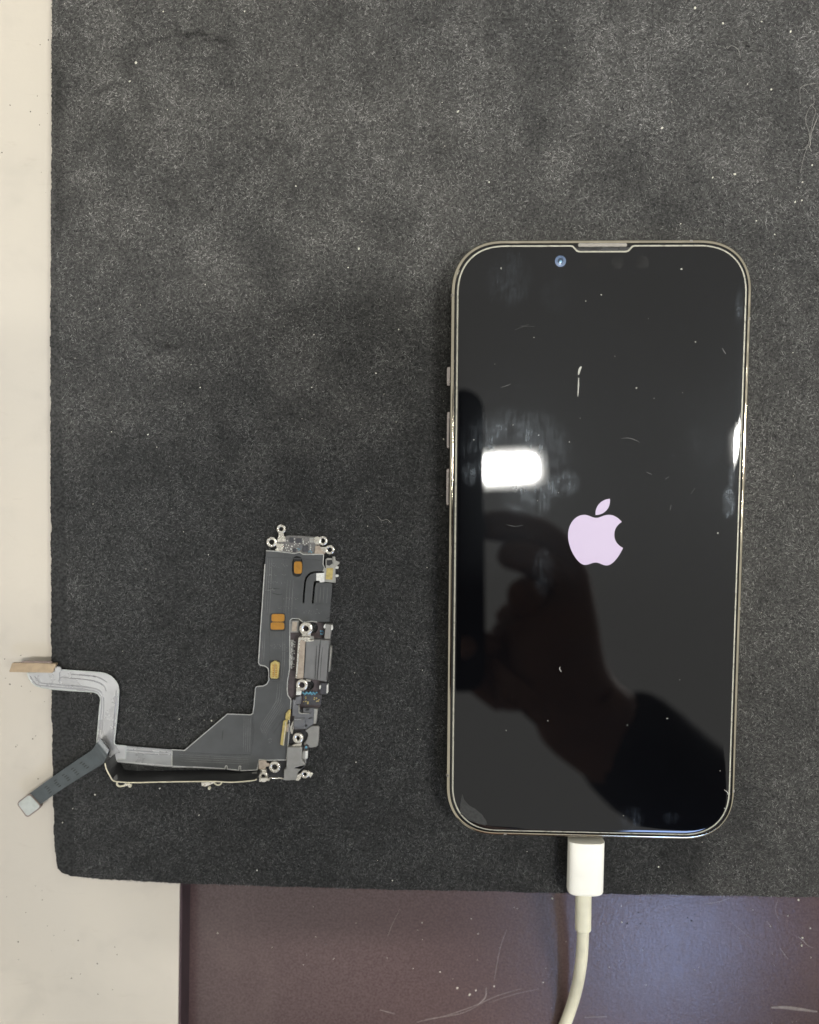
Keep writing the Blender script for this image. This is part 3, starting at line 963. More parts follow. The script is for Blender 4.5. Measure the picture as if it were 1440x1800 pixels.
# small side microphone beside the top board
sm = slab('side_module', zz(Z1, [(995, 545), (1020, 530), (1070, 535), (1110, 560), (1160, 580), (1140, 610), (1110, 640), (1112, 815), (985, 805), (975, 660), (1000, 640)]), .9, 1.5, M['steel2'], flex, bevel=.08)
slab('gold_window', zz(Z1, [(1010, 645), (1085, 645), (1075, 782), (998, 775)]), 1.5, 1.66, M['palegold'], sm, bevel=.06)
slab('spring_tab', zz(Z1, [(1075, 515), (1105, 515), (1110, 560), (1155, 575), (1155, 600), (1100, 610), (1085, 570)]), 1.5, 2.0, M['steel2'], sm, bevel=.06)
slab('notch_recess', zz(Z1, [(1010, 555), (1070, 550), (1080, 590), (1040, 620), (1010, 610)]), 1.5, 1.56, M['darkplas'], sm)
for y in (640, 735):
    slab('side_pin', ellipse(*Z1(1128, y), 18 * .1528, 14 * .1528, 12, 4), 1.0, 1.35, M['white'], sm, bevel=.05)
slab('white_tab', zz(Z1, [(890, 706), (985, 700), (985, 808), (930, 812), (930, 792), (890, 790)]), PZ, PZ + .16, M['white'], flex, bevel=.04)

# the port itself
port = slab('port_housing', zz(ZB, [(700, 535), (810, 500), (1125, 505), (1060, 1340), (870, 1300), (600, 1260), (640, 540)]), .6, 3.0, M['greyplas'], flex, bevel=.12)
slab('shell_step', zz(ZB, [(870, 505), (935, 507), (870, 1296), (838, 1288)]), 3.0, 3.12, M['greyplas'], port, bevel=.04)
slab('shell_step', zz(ZB, [(945, 510), (1120, 512), (1055, 1332), (880, 1298)]), 3.0, 3.2, M['greyplas'], port, bevel=.08)
tag(strips('shell_seams', [(zz(ZB, [(650, 548), (632, 900), (608, 1262)]), .22), (zz(ZB, [(940, 508), (912, 800), (872, 1300)]), .28), (zz(ZB, [(868, 620), (850, 900), (832, 1290)]), .16), (zz(ZB, [(985, 640), (955, 900), (930, 1310)]), .14), (zz(ZB, [(1115, 520), (1090, 900), (1058, 1330)]), .2)], 3.22, M['blackfilm'], port, h=.01), kind='stuff')
slab('port_band', zz(ZB, [(530, 480), (650, 480), (640, 545), (600, 1270), (470, 1275), (500, 900)]), .6, 3.1, M['tan'], flex, bevel=.1)
slab('port_bracket', zz(ZB, [(500, 465), (530, 452), (715, 455), (720, 510), (800, 500), (805, 530), (705, 545), (640, 540), (545, 500), (530, 560), (470, 1275), (442, 1260), (470, 900)]), .7, 3.3, M['steel'], flex, bevel=.12)
slab('port_lip', zz(ZB, [(1125, 625), (1165, 650), (1160, 720), (1125, 1140), (1085, 1140)]), .6, 2.4, M['steel2'], flex, bevel=.2)
slab('bracket', zz(ZB, [(565, 340), (750, 340), (740, 435), (570, 440)]), 2.6, 3.2, M['steel'], flex, bevel=.12)
slab('bracket', zz(ZB, [(725, 425), (810, 440), (808, 490), (720, 485)]), 2.4, 2.9, M['steel2'], flex, bevel=.08)
ring('mounting_eyelet', *ZB(648, 288), 134 * .0889, 57 * .0889, 2.7, 3.4, M['steel'], flex)
ring('mounting_eyelet', *ZB(570, 1402), 116 * .0889, 58 * .0889, 2.7, 3.3, M['steel'], flex)
slab('bracket', zz(ZB, [(460, 1400), (505, 1345), (505, 1470), (560, 1515), (640, 1490), (670, 1440), (600, 1515), (460, 1515)]), 2.6, 3.1, M['steel'], flex, bevel=.1)
slab('bracket', zz(ZB, [(460, 1515), (560, 1520), (550, 1600), (455, 1600)]), 1.8, 2.5, M['white'], flex, bevel=.1)
slab('bracket', zz(ZB, [(650, 1285), (745, 1290), (740, 1335), (650, 1330)]), 2.2, 2.8, M['steel2'], flex, bevel=.08)
slab('contact_pad', zz(ZB, [(362, 122), (515, 125), (500, 362), (345, 360)]), .56, 1.65, M['greylight'], flex, bevel=.1)
slab('contact_pad', zz(ZB, [(385, 145), (480, 148), (470, 335), (370, 335)]), 1.65, 1.72, M['tan'], flex, bevel=.03)
slab('side_bracket', zz(ZB, [(1040, 225), (1060, 195), (1175, 210), (1180, 310), (1150, 320), (1130, 490), (1010, 485)]), .6, 2.2, M['greylight'], flex, bevel=.15)
slab('side_pin', ellipse(*ZB(1030, 238), 26 * .0889, 42 * .0889, 14, 2.6, .35), .6, 2.0, M['white'], flex, bevel=.08)
slab('side_pin', zz(ZB, [(1150, 215), (1180, 215), (1182, 305), (1150, 310)]), 2.2, 2.4, M['white'], flex, bevel=.05)
slab('side_bracket', zz(ZB, [(945, 1350), (1060, 1360), (1065, 1590), (930, 1580)]), .6, 2.0, M['chip'], flex, bevel=.15)
slab('side_pin', ellipse(*ZB(930, 1440), 16 * .0889, 40 * .0889, 14, 3, .15), .6, 2.2, M['white'], flex, bevel=.06)
slab('side_pin', zz(ZB, [(1065, 1395), (1090, 1400), (1080, 1560), (1055, 1560)]), .6, 2.2, M['white'], flex, bevel=.06)
# parts row beside the port
row_w, row_c = [], []
for i in range(9):
    y = 530 + i * 63
    slab('chip', ellipse(*ZB(380 - i * 3 + random.uniform(-6, 6), y), 30 * .0889, 26 * .0889, 10, 6), .56, 1.2, M['steel2' if i % 2 else 'greylight'], flex, bevel=.05)
    row_w.append((*ZB(380 - i * 3 + random.uniform(-20, 20), y + 26), 1.0, 1.5)); row_w.append((*ZB(432 - i * 3, y + random.uniform(-20, 20)), .6, 1.6))
tag(specks('solder_joints', row_w, M['white'], flex), kind='stuff')
# blue and gold passives under the port
bb = [(*ZB(600 + i * 33 + random.uniform(-5, 5), 1550 + (i % 2) * 22 + random.uniform(-6, 6)), 1.0, random.uniform(2.2, 3.0)) for i in range(9)]
bb += [(*ZB(945, 330), .8, 2.2), (*ZB(985, 335), .8, 2.2), (*ZB(950, 385), .8, 2.3), (*ZB(980, 390), .8, 2.0)]
tag(specks('blue_passives', bb, M['blue'], flex), kind='stuff')
slab('gold_board', zz(ZB, [(590, 1590), (960, 1590), (945, 1790), (600, 1790)]), .56, 1.0, M['chip'], flex, bevel=.06)
gb = [(*ZB(x, y), 1.0, random.uniform(1.3, 1.9)) for x, y in ((645, 1635), (648, 1665), (650, 1722), (690, 1735), (690, 1760), (820, 1645), (815, 1680), (860, 1660), (605, 1725), (890, 1715), (860, 1720), (910, 1690))]
tag(specks('gold_joints', gb, M['palegold'], flex), kind='stuff')

# speaker chamber below the port
slab('clip', zz(ZB, [(445, 1640), (560, 1610), (545, 1780), (440, 1780)]), 1.6, 2.1, M['greymid'], flex, bevel=.1)
ch = slab('chamber', zz(ZA, [(385, 0), (440, 0), (440, 95), (510, 110), (505, 240), (530, 270), (740, 275), (800, 180), (800, 480), (740, 520), (660, 580), (420, 590), (420, 320), (380, 330)]), .6, 1.9, M['greymid'], flex, bevel=.12)
slab('chamber_bracket', zz(ZA, [(505, 100), (520, 110), (525, 245), (570, 262), (720, 268), (725, 285), (540, 285), (505, 265)]), 1.9, 2.15, M['steel2'], ch, bevel=.04)
slab('chamber_cover', zz(ZA, [(590, 170), (800, 165), (840, 180), (800, 480), (760, 495), (720, 400), (700, 290), (590, 270)]), .7, 1.6, M['greymid'], flex, bevel=.1)
slab('steel_rail', zz(ZA, [(815, 180), (885, 185), (850, 480), (800, 480)]), .7, 1.75, M['steel2'], flex, bevel=.08)
for x, y, a, b in ((550, 220, 28, 28), (680, 205, 42, 16), (740, 370, 40, 10), (640, 520, 40, 18)):
    slab('chamber_hole', ellipse(*ZA(x, y), a * .0889, b * .0889, 16, 2.2, -.25), 1.9, 2.17, M['darkplas'], ch)
# rolled collar (half cylinder) in grey film
c0 = px(*ZA(425, 450), 1.6); c1 = px(*ZA(640, 450), 1.6)
kk = (H - 1.6) / FPX
rad = 140 * .0889 * kk
vv, ff = [], []
NS = 18
for j in range(2):
    c = (c0, c1)[j]
    for i in range(NS + 1):
        t = math.pi * i / NS
        vv.append((c.x, c.y + rad * math.cos(t), .7 + rad * 1.15 * math.sin(t)))
for i in range(NS): ff.append((i, i + 1, NS + 2 + i, NS + 1 + i))
ff += [tuple(range(NS + 1)), tuple(range(2 * NS + 1, NS, -1))]
mesh('rolled_collar', vv, ff, M['greymid'], flex, angle=50)
for dx in (70, 0, -55):
    tube('collar_rib', [px(*ZA(430, 450 + dx), 2.6 - abs(dx) * .004), px(*ZA(560, 450 + dx), 2.6 - abs(dx) * .004)], .06, M['silver'], flex, nseg=8)
slab('silver_clip', zz(ZA, [(345, 530), (385, 440), (410, 425), (400, 470), (365, 560), (375, 650), (360, 680), (340, 610)]), 1.0, 2.0, M['steel'], flex, bevel=.05)
slab('silver_clip', zz(ZA, [(395, 500), (412, 480), (400, 580), (380, 690), (370, 690), (380, 600)]), 1.0, 1.9, M['steel'], flex, bevel=.05)
# grey lobed bracket and eyelets at the lower end
slab('lobe_bracket', zz(ZA, [(630, 610), (700, 560), (760, 522), (880, 520), (912, 550), (905, 760), (885, 910), (860, 935), (730, 955), (690, 920), (600, 885), (660, 800), (690, 720), (680, 650)]), .7, 1.7, M['greylight'], flex, bevel=.2)
slab('dark_base', zz(ZA, [(330, 590), (640, 590), (690, 650), (670, 800), (560, 900), (300, 930), (300, 700)]), .3, .62, M['darkplas'], flex)
ring('mounting_eyelet', *ZA(492, 768), 108 * .0889, 36 * .0889, 1.4, 2.2, M['steel'], flex, ry=1.35)
slab('bracket', zz(ZA, [(370, 910), (430, 880), (510, 870), (570, 855), (555, 935), (360, 938)]), 1.2, 1.9, M['steel'], flex, bevel=.1)
slab('grey_shield_can', zz(ZA, [(280, 940), (575, 945), (560, 1150), (580, 1200), (610, 1240), (640, 1270), (635, 1310), (560, 1380), (490, 1440), (455, 1590), (300, 1600), (190, 1585), (215, 1540), (215, 1400), (235, 1375), (260, 1370)]), .5, 2.6, M['greylight'], flex, bevel=.15)
ring('coil_spring', *ZA(655, 945), 50 * .0889, 26 * .0889, 1.2, 2.3, M['chip'], flex)
slab('spring_core', ellipse(*ZA(655, 945), 22 * .0889, 24 * .0889, 14), 1.2, 2.2, M['blue'], flex)
slab('side_bracket', zz(ZA, [(600, 1005), (690, 1010), (680, 1165), (650, 1180), (645, 1290), (630, 1250), (625, 1180), (575, 1170), (580, 1040)]), .6, 1.9, M['steel2'], flex, bevel=.1)
slab('side_bracket', zz(ZA, [(640, 1020), (690, 1015), (682, 1165), (635, 1170)]), 1.9, 2.05, M['white'], flex, bevel=.05)
ring('mounting_eyelet', *ZA(630, 1480), 85 * .0889, 38 * .0889, 1.2, 1.9, M['steel'], flex)
slab('bracket', zz(ZA, [(690, 1400), (790, 1470), (740, 1545), (700, 1500)]), 1.2, 1.7, M['steel'], flex, bevel=.08)
slab('bracket', zz(ZA, [(455, 1500), (500, 1480), (545, 1455), (550, 1560), (510, 1605), (450, 1600)]), 1.2, 2.0, M['steel'], flex, bevel=.1)
ring('mounting_eyelet', *Z3(410, 975), 68 * .1528, 33 * .1528, 1.0, 1.7, M['steel'], flex)
slab('bracket', zz(Z3, [(225, 898), (310, 898), (318, 925), (345, 930), (350, 960), (310, 970), (300, 1005), (225, 1000)]), 1.36, 1.9, M['tan'], flex, bevel=.1)
ring('mounting_eyelet', *Z3(280, 1080), 56 * .1528, 22 * .1528, 2.0, 2.8, M['steel'], flex, tilt=.1)
slab('bracket', zz(Z3, [(245, 1000), (310, 1005), (320, 1035), (240, 1040)]), 1.4, 2.4, M['steel'], flex, bevel=.1)
slab('bracket', zz(Z3, [(150, 1040), (205, 1035), (212, 1070), (200, 1095), (150, 1090)]), 2.2, 2.8, M['greylight'], flex, bevel=.1)
slab('dark_base', zz(Z3, [(215, 880), (330, 890), (548, 890), (540, 1085), (350, 1085), (215, 1020)]), .2, .5, M['darkplas'], flex)
# gold contact strips standing at the seam
slab('gold_spring', zz(ZA, [(250, 280), (300, 210), (345, 200), (340, 330), (325, 415), (240, 380)]), 1.35, 2.1, M['palegold'], flex, bevel=.12)
slab('gold_spring', zz(ZA, [(200, 430), (265, 390), (285, 420), (240, 720), (205, 915), (140, 890)]), 1.35, 2.0, M['palegold'], flex, bevel=.1)
slab('gold_spring', zz(ZA, [(262, 500), (312, 480), (300, 640), (265, 640)]), 1.3, 1.8, M['tan'], flex, bevel=.1)
slab('gold_rail', zz(ZA, [(245, 440), (262, 440), (215, 910), (196, 905)]), 2.0, 2.2, M['cream'], flex, bevel=.03)

# ---- silver ribbon running left from the sheet
def zr(x, y):
    return 1.45
rib = zz(Z5, [(590, 265), (870, 285), (1000, 295), (1050, 306), (1100, 332), (1145, 380), (1168, 425), (1175, 470), (1168, 620), (1150, 800), (1130, 985), (1136, 1003), (1152, 1012), (1250, 1020),
              (1240, 1150), (1160, 1152), (1125, 1190), (1095, 1200), (1030, 1130), (960, 1000), (957, 960), (968, 850), (985, 640), (995, 570), (990, 535), (970, 505), (930, 487), (700, 473),
              (520, 460), (420, 445), (360, 428), (320, 398), (285, 350), (270, 300), (400, 290)])
slab('silver_ribbon', rib, 1.2, 1.45, M['silver'], flex, bevel=.06)
tag(strips('ribbon_grooves', [zz(Z5, [(300, 330), (360, 410), (520, 435), (900, 470), (990, 520), (1005, 600), (985, 860), (975, 960)]), zz(Z5, [(340, 330), (400, 395), (560, 412), (900, 445), (1010, 500), (1025, 620), (1005, 900)]),
     zz(Z5, [(600, 340), (900, 372), (1020, 420), (1050, 480)]), zz(Z5, [(590, 290), (590, 400)]), zz(Z5, [(700, 310), (950, 335), (1060, 390)]), zz(Z5, [(1150, 470), (1140, 640), (1110, 980)])],
     1.45, M['groove'], flex, w=.42, h=.12), kind='stuff')
lowr = zz(Z5, [(1240, 1020)]) + zz(Z4, [(290, 412), (500, 430), (650, 442), (650, 578), (480, 562), (300, 545), (190, 540), (185, 520), (250, 518)])
slab('lower_ribbon', lowr, 1.0, 1.30, M['ribbon'], flex, bevel=.06)  # mid-grey colour stands in for the silver reflection fading along the ribbon
tag(strips('ribbon_ridge', [zz(Z4, [(190, 532), (320, 545), (480, 560), (640, 572), (860, 580), (1040, 588)]), zz(Z4, [(230, 425), (420, 445), (640, 462)]), zz(Z4, [(230, 450), (420, 468), (640, 480)])],
     1.30, M['silver'], flex, w=.55, h=.16), kind='stuff')

tag(strips('rim_highlight', [(rib[k:k + 2], .32) for k in range(len(rib) - 1)], 1.46, M['conn_white'], flex, h=.05, curved=False), kind='stuff')  # rim highlight painted as pale strokes round the silver ribbon

# tan connector on the end of the silver ribbon
tc_ = slab('ribbon_connector', zz(Z5, [(125, 200), (230, 200), (550, 207), (555, 212), (522, 292), (515, 297), (95, 290), (90, 284), (118, 205)]), 1.5, 2.6, M['conn_tan'], flex, bevel=.12)
slab('connector_rim', zz(Z5, [(205, 190), (225, 180), (495, 184), (520, 207), (200, 203)]), 1.5, 2.2, M['conn_rim'], tc_, bevel=.08)
slab('solder_blob', ellipse(*Z5(572, 265), 32 * .178, 28 * .178, 18, 2.4), 1.45, 1.9, M['silver'], flex, bevel=.15)

# dark tail ribbon folded back over the corner
def strip3(name, A, B, mat, parent, th=.22):
    """ribbon between two edge polylines of 3-D points"""
    m = len(A); verts = []
    for a, b in zip(A, B):
        verts += [a, b, a + Vector((0, 0, th)), b + Vector((0, 0, th))]
    faces = []
    for i in range(m - 1):
        q, r = i * 4, i * 4 + 4
        faces += [(q, q + 1, r + 1, r), (q + 2, r + 2, r + 3, q + 3), (q, r, r + 2, q + 2), (q + 1, q + 3, r + 3, r + 1)]
    faces += [(0, 2, 3, 1), (4 * m - 4, 4 * m - 3, 4 * m - 1, 4 * m - 2)]
    return mesh(name, verts, faces, mat, parent, angle=40)


eA = [(995, 942, 4.3), (960, 990, 4.6), (925, 1040, 4.2), (880, 1080, 3.6), (700, 1200, 2.6), (500, 1340, 1.9), (300, 1484, 1.3)]
eB = [(1080, 1060, 4.3), (1062, 1110, 4.6), (1040, 1165, 4.2), (1010, 1200, 3.6), (830, 1310, 2.6), (610, 1450, 1.9), (398, 1598, 1.3)]
P3 = lambda l: spline([px(*Z5(x, y), z) for x, y, z in l], 6)
strip3('tail_ribbon', P3(eA), P3(eB), M['tail'], flex)
# underside turning down at the fold
fA = [px(*Z5(995, 942), 4.3), px(*Z5(1004, 940), 3.4), px(*Z5(1003, 948), 2.0), px(*Z5(985, 985), 1.5)]
fB = [px(*Z5(1080, 1060), 4.3), px(*Z5(1092, 1062), 3.4), px(*Z5(1090, 1072), 2.0), px(*Z5(1075, 1110), 1.5)]
strip3('ribbon_fold', spline(fA, 5), spline(fB, 5), M['blackfilm'], flex)
tag(strips('fold_sheen', [zz(Z5, [(948, 1008), (1050, 1138)])], 4.75, M['tail'], flex, w=.5, h=.06), kind='stuff')
marks = []
for i in range(5):
    for j in range(4):
        t = .16 + i * .15 + random.uniform(-.01, .01); s = .25 + j * .15
        a = Vector((880, 1080)).lerp(Vector((300, 1484)), t); b = Vector((1010, 1200)).lerp(Vector((398, 1598)), t)
        p = a.lerp(b, s); marks.append((zz(Z5, [(p.x, p.y), (p.x - 26, p.y + 18)]), .26, t))
verts_z = lambda t: 3.6 - 2.2 * t
for p_, w_, t_ in marks[:0]: pass
tm = []
for p_, w_, t_ in marks:
    z_ = (np.interp(t_, [0, .31, .655, 1], [3.6, 2.6, 1.9, 1.3])) + .24
    tm.append(([(p_[0][0], p_[0][1]), (p_[1][0], p_[1][1])], z_))
vv, ff = [], []
for (a, b), z_ in tm:
    A = px(*a, z_); B = px(*b, z_); t = (B - A).normalized(); nn = Vector((-t.y, t.x, 0)) * .13
    k0 = len(vv); vv += [A + nn, A - nn, B - nn, B + nn]
    ff.append((k0, k0 + 1, k0 + 2, k0 + 3))
tag(mesh('ribbon_print', vv, ff, M['blackfilm'], flex), kind='stuff')
tcn = slab('tail_connector', zz(Z5, [(268, 1508), (300, 1500), (400, 1608), (398, 1630), (380, 1652), (290, 1718), (272, 1724), (252, 1718), (172, 1608), (170, 1590), (182, 1570)]), .4, 1.9, M['conn_rim'], flex, bevel=.15)
slab('connector_cap', zz(Z5, [(270, 1516), (298, 1512), (388, 1610), (386, 1626), (372, 1642), (285, 1706), (272, 1710), (258, 1704), (184, 1606), (183, 1592), (192, 1576)]), 1.9, 2.06, M['conn_white'], tcn, bevel=.12)

# ---- side strip standing on edge below the sheet: its cream edge faces the camera
TOPS = zz(Z4, [(112, 545), (122, 590), (150, 645), (180, 686), (250, 696), (350, 700), (600, 694), (870, 691), (1000, 692), (1100, 697), (1200, 692), (1300, 680), (1308, 670)])
SH = 7.0
top = spline([px(u, v, SH) for u, v in TOPS], 5)
base_ = [Vector((p.x + .3, p.y + .25, .35)) for p in top]
vv, ff = [], []
for i, (a, b) in enumerate(zip(top, base_)):
    t = (top[min(len(top) - 1, i + 1)] - top[max(0, i - 1)]).normalized(); nn = Vector((-t.y, t.x, 0)) * .11
    vv += [b + nn, b - nn, a - nn, a + nn]
for i in range(len(top) - 1):
    q, r = 4 * i, 4 * i + 4
    for j in range(4):
        ff.append((q + j, r + j, r + (j + 1) % 4, q + (j + 1) % 4))
ff += [(0, 1, 2, 3), (4 * len(top) - 1, 4 * len(top) - 2, 4 * len(top) - 3, 4 * len(top) - 4)]
st_ = mesh('standing_strip', vv, ff, M['blackfilm'], flex)
tube('strip_edge', [p + Vector((0, 0, .08)) for p in top], .17, M['cream'], st_, nseg=8)
# bend joining the standing strip to the ribbon corner
bA = [px(*Z4(150, 500), 1.5), px(*Z4(160, 545), 2.4), px(*Z4(165, 620), 5.0), px(*Z4(180, 684), SH)]
bB = [px(*Z4(200, 520), 1.5), px(*Z4(206, 560), 2.0), px(*Z4(205, 620), 3.6), px(*Z4(215, 690), 6.6)]
strip3('corner_bend', spline(bA, 5), spline(bB, 5), M['greyplas'], flex, .12)
bA = [px(*Z4(95, 470), 1.6), px(*Z4(105, 520), 3.4), px(*Z4(115, 575), 6.2), px(*Z4(135, 620), SH)]
bB = [px(*Z4(150, 500), 1.6), px(*Z4(160, 545), 2.6), px(*Z4(165, 620), 5.0), px(*Z4(180, 684), SH)]
strip3('corner_bend', spline(bA, 5), spline(bB, 5), M['greyplas'], flex, .12)
# eyelets hanging off the strip
tube('strip_lug', spline([px(*Z4(x, y), 6.3) for x, y in ((208, 698), (206, 716), (225, 730), (258, 726), (280, 716), (305, 712), (318, 722), (308, 736))], 5), [.24] * 36, M['cream'], st_, nseg=8)
slab('strip_pad', zz(Z4, [(258, 712), (278, 706), (285, 728), (262, 734)]), 5.9, 6.5, M['steel'], st_, bevel=.08)
slab('strip_pad', ellipse(*Z4(304, 724), 3.2, 3.4, 16), 5.8, 6.5, M['steel'], st_, bevel=.08)
slab('strip_pad', zz(Z4, [(872, 702), (925, 698), (975, 694), (968, 708), (940, 722), (905, 735), (875, 728)]), 5.8, 6.5, M['steel'], st_, bevel=.08)
slab('strip_pad', ellipse(*Z4(935, 748), 2.4, 2.6, 14), 5.6, 6.3, M['cream'], st_, bevel=.08)
tube('strip_lug', spline([px(*Z4(x, y), 6.3) for x, y in ((970, 698), (985, 712), (1005, 720), (1026, 712), (1034, 698))], 5), .2, M['cream'], st_, nseg=8)
tube('strip_lug', spline([px(*Z3(x, y), z) for x, y, z in ((340, 1130, 5.5), (352, 1105, 5.0), (370, 1098, 4.5), (430, 1100, 4.0), (480, 1098, 3.4), (505, 1105, 3.0))], 5), .2, M['steel'], st_, nseg=8)
slab('strip_pad', zz(Z3, [(232, 1100), (340, 1098), (345, 1125), (300, 1145), (232, 1142)]), 3.0, 3.6, M['steel'], st_, bevel=.1)

# ------------------------------------------------------------------ dust and lint
M['pale_dust'] = plain('pale_dust', (.62, .60, .50), .7, 0, .2, 900)
M['grit'] = plain('dark_grit', (.008, .007, .006), .7, 0, .2, 900)
M['scr'] = plain('scratch_pale', (.17, .145, .135), .6, 0, .2, 900)
M['lint'] = plain('lint_thread', (.30, .29, .26), .8, 0, .2, 900)
it = [(239, 110, 0, 2.6), (228, 143, 0, 2.3), (287, 20, 0, 1.6), (805, 196, 0, 3.0), (1164, 225, 0, 2.8), (1222, 14, 0, 2.6), (1271, 41, 0, 2.2), (1339, 38, 0, 1.8), (1390, 55, 0, 2.2), (1356, 157, 0, 2.0),
      (1292, 306, 0, 2.6), (1253, 312, 0, 2.2), (631, 437, 0, 2.3), (552, 588, 0, 1.4), (548, 681, 0, 1.2), (352, 681, 0, 1.4), (260, 764, 0, 1.8), (780, 772, 0, 2.0), (196, 759, 0, 1.2), (661, 656, 0, 1.7),
      (701, 579, 0, 1.6), (372, 1267, 0, 1.8), (315, 1264, 0, 1.5), (281, 1386, 0, 1.8), (167, 1397, 0, 1.8), (110, 1446, 0, 1.6), (350, 1433, 0, 1.6), (626, 1340, 0, 1.4), (452, 1530, 0, 1.5),
      (1158, 1524, 0, 1.6), (690, 1548, 0, 1.6), (1404, 1581, 0, 2.6), (1398, 355, 0, 2.2), (1410, 352, 0, 1.6), (430, 20, 0, 1.3), (520, 327, 0, 1.8), (860, 320, 0, 1.6), (612, 470, 0, 1.3), (1411, 320, 0, 1.6),
      (1428, 290, 0, 1.8), (1290, 428, 0, 2.0), (1362, 412, 0, 1.6), (1330, 388, 0, 1.3)]
for i in range(230):
    u, v_ = random.uniform(100, 1440), random.uniform(0, 1555) ** 1
    it.append((u, v_, .1, random.choice((.5, .6, .7, .8, 1.0))))
it = [(u, v_, .12, r) for u, v_, z_, r in it if not (785 < u < 1325 and 420 < v_ < 1480) and not (430 < u < 600 and 920 < v_ < 1385) and v_ < 1535 + u * .03]
it += [(1093, 1741 - 120, BROWN_Z, 1.4)] + [(300 + x * .486, 1520 + y * .486, BROWN_Z, r) for x, y, r in ((1380, 122, 2.0), (910, 210, 1.4), (1112, 250, 1.4), (975, 388, 1.3), (1088, 196, 1.1), (1347, 426, 1.1), (170, 248, 1.0),
        (1037, 446, 2.6), (1082, 470, 3.0), (1104, 455, 1.6), (1170, 440, 1.8), (525, 262, .8))]
it += [(1000 + x * .3056, 1500 + y * .3056, BROWN_Z, r) for x, y, r in ((303, 303, 1.4), (1260, 360, 1.2), (1393, 600, 1.3), (1322, 268, 2.2), (1390, 432, 1.6), (1345, 485, 2.2), (1340, 530, 2.6), (1060, 326, 1.1), (1160, 420, 1.1), (725, 670, .9))]
for i in range(34):
    it.append((random.uniform(330, 1440), random.uniform(1590, 1800), BROWN_Z, random.uniform(.4, .8)))
tag(specks('dust_crumbs', it, M['pale_dust']), 'tiny pale crumbs of dust scattered over mat and desk', 'dust', kind='stuff')
gr = [(u, v, .22, r) for u, v, r in ((293, 607, 4.4), (298, 611, 3.0), (295, 603, 2.6), (547, 770, 3), (159, 141, 2.5), (1314, 80, 3.2), (1318, 81, 2.2), (371, 368, 3.4), (374, 366, 2), (1322, 352, 2), (1315, 260, 2), (362, 70, 2.2), (350, 62, 1.8))]
gr += [(x * .2778, 1400 + y * .2778, BEIGE_Z, r) for x, y, r in ((115, 921, 1.6), (118, 1032, 1.2), (267, 655, 1.3), (266, 596, .8), (164, 735, 1), (495, 912, 1.6), (727, 953, 1.2), (741, 1001, 1.1), (616, 1058, 1.5),
        (452, 1151, 1.4), (509, 1124, 1.2), (620, 1252, 1.2), (712, 1224, .9), (340, 880, .9), (225, 566, .9), (274, 1380, .9), (42, 636, .9), (325, 975, .7), (300, 820, .8), (407, 850, .7))]
gr += [(x * .2778, y * .2778, BEIGE_Z, r) for x, y, r in ((193, 706, 1.5), (64, 665, 1.4), (306, 252, 1.2), (254, 282, 1.1), (237, 607, 1), (250, 790, 1.1), (12, 965, 1.2), (300, 717, .7), (290, 1218, .7), (262, 1090, .7))]
gr += [(x * .1778, 1130 + y * .1778, BEIGE_Z, r) for x, y, r in ((205, 125, 1.6), (45, 160, 1), (97, 410, 1.4), (212, 428, 1), (323, 950, 1.3), (352, 922, 1), (157, 1028, 1.2), (170, 1012, .9), (377, 1345, 1.2), (440, 580, .9), (55, 350, .9), (300, 480, .8))]
gr += [(1000 + x * .3056, 1500 + y * .3056, BROWN_Z, r) for x, y, r in ((400, 343, 1.4), (335, 404, 1.8), (412, 406, 1.6), (706, 389, 1.8), (683, 373, 1.4), (725, 352, 1.1), (567, 533, 1.3), (168, 619, 1.2), (298, 622, 1.4), (257, 362, 1.1), (1010, 300, 1.1), (397, 644, 1))]
gr += [(300 + x * .486, 1520 + y * .486, BROWN_Z, r) for x, y, r in ((1012, 160, 1.8), (998, 202, 1.7), (562, 288, 1.6), (487, 152, 1.3), (670, 148, 1.2), (1190, 303, 1.8), (800, 435, .9), (400, 130, 1))]
tag(specks('dark_grit', gr, M['grit']), 'tiny dark specks of grit on the beige and brown tabletops and mat', 'grit', kind='stuff')
ZD = zoom(300, 1520, 700 / 1440); ZE = zoom(1000, 1500, 440 / 1440); ZF = zoom(1180, 0, 260 / 1064)
tag(strips('desk_scratches', [(zz(ZD, [(755, 525), (785, 533), (812, 540)]), .16), (zz(ZD, [(1142, 445), (1138, 480), (1110, 508)]), .3), (zz(ZD, [(890, 570), (1000, 545), (1100, 510), (1180, 475), (1270, 448)]), .16),
     (zz(ZD, [(920, 560), (1050, 538), (1130, 500)]), .12), (zz(ZD, [(1215, 235), (1190, 310), (1170, 420)]), .12), (zz(ZD, [(1150, 500), (1240, 470), (1330, 450)]), .10), (zz(ZD, [(830, 160), (800, 220), (785, 260)]), .08),
     (zz(ZE, [(1165, 888), (1240, 888), (1330, 898), (1430, 912)]), .9), (zz(ZE, [(780, 290), (860, 280), (930, 255)]), .14), (zz(ZE, [(1215, 545), (1240, 580), (1262, 610)]), .14), (zz(ZE, [(90, 945), (220, 940)]), .2),
     (zz(ZE, [(1140, 390), (1165, 425)]), .14), (zz(ZE, [(1205, 260), (1190, 330), (1215, 400)]), .08), (zz(ZE, [(1320, 480), (1345, 500), (1375, 530), (1405, 545)]), .18), (zz(ZE, [(940, 400), (1010, 460), (1060, 500)]), .08)],
     BROWN_Z + .004, M['scr'], None, h=.01), 'thin pale scratches scored into the glossy brown tabletop', 'scratches', kind='stuff')
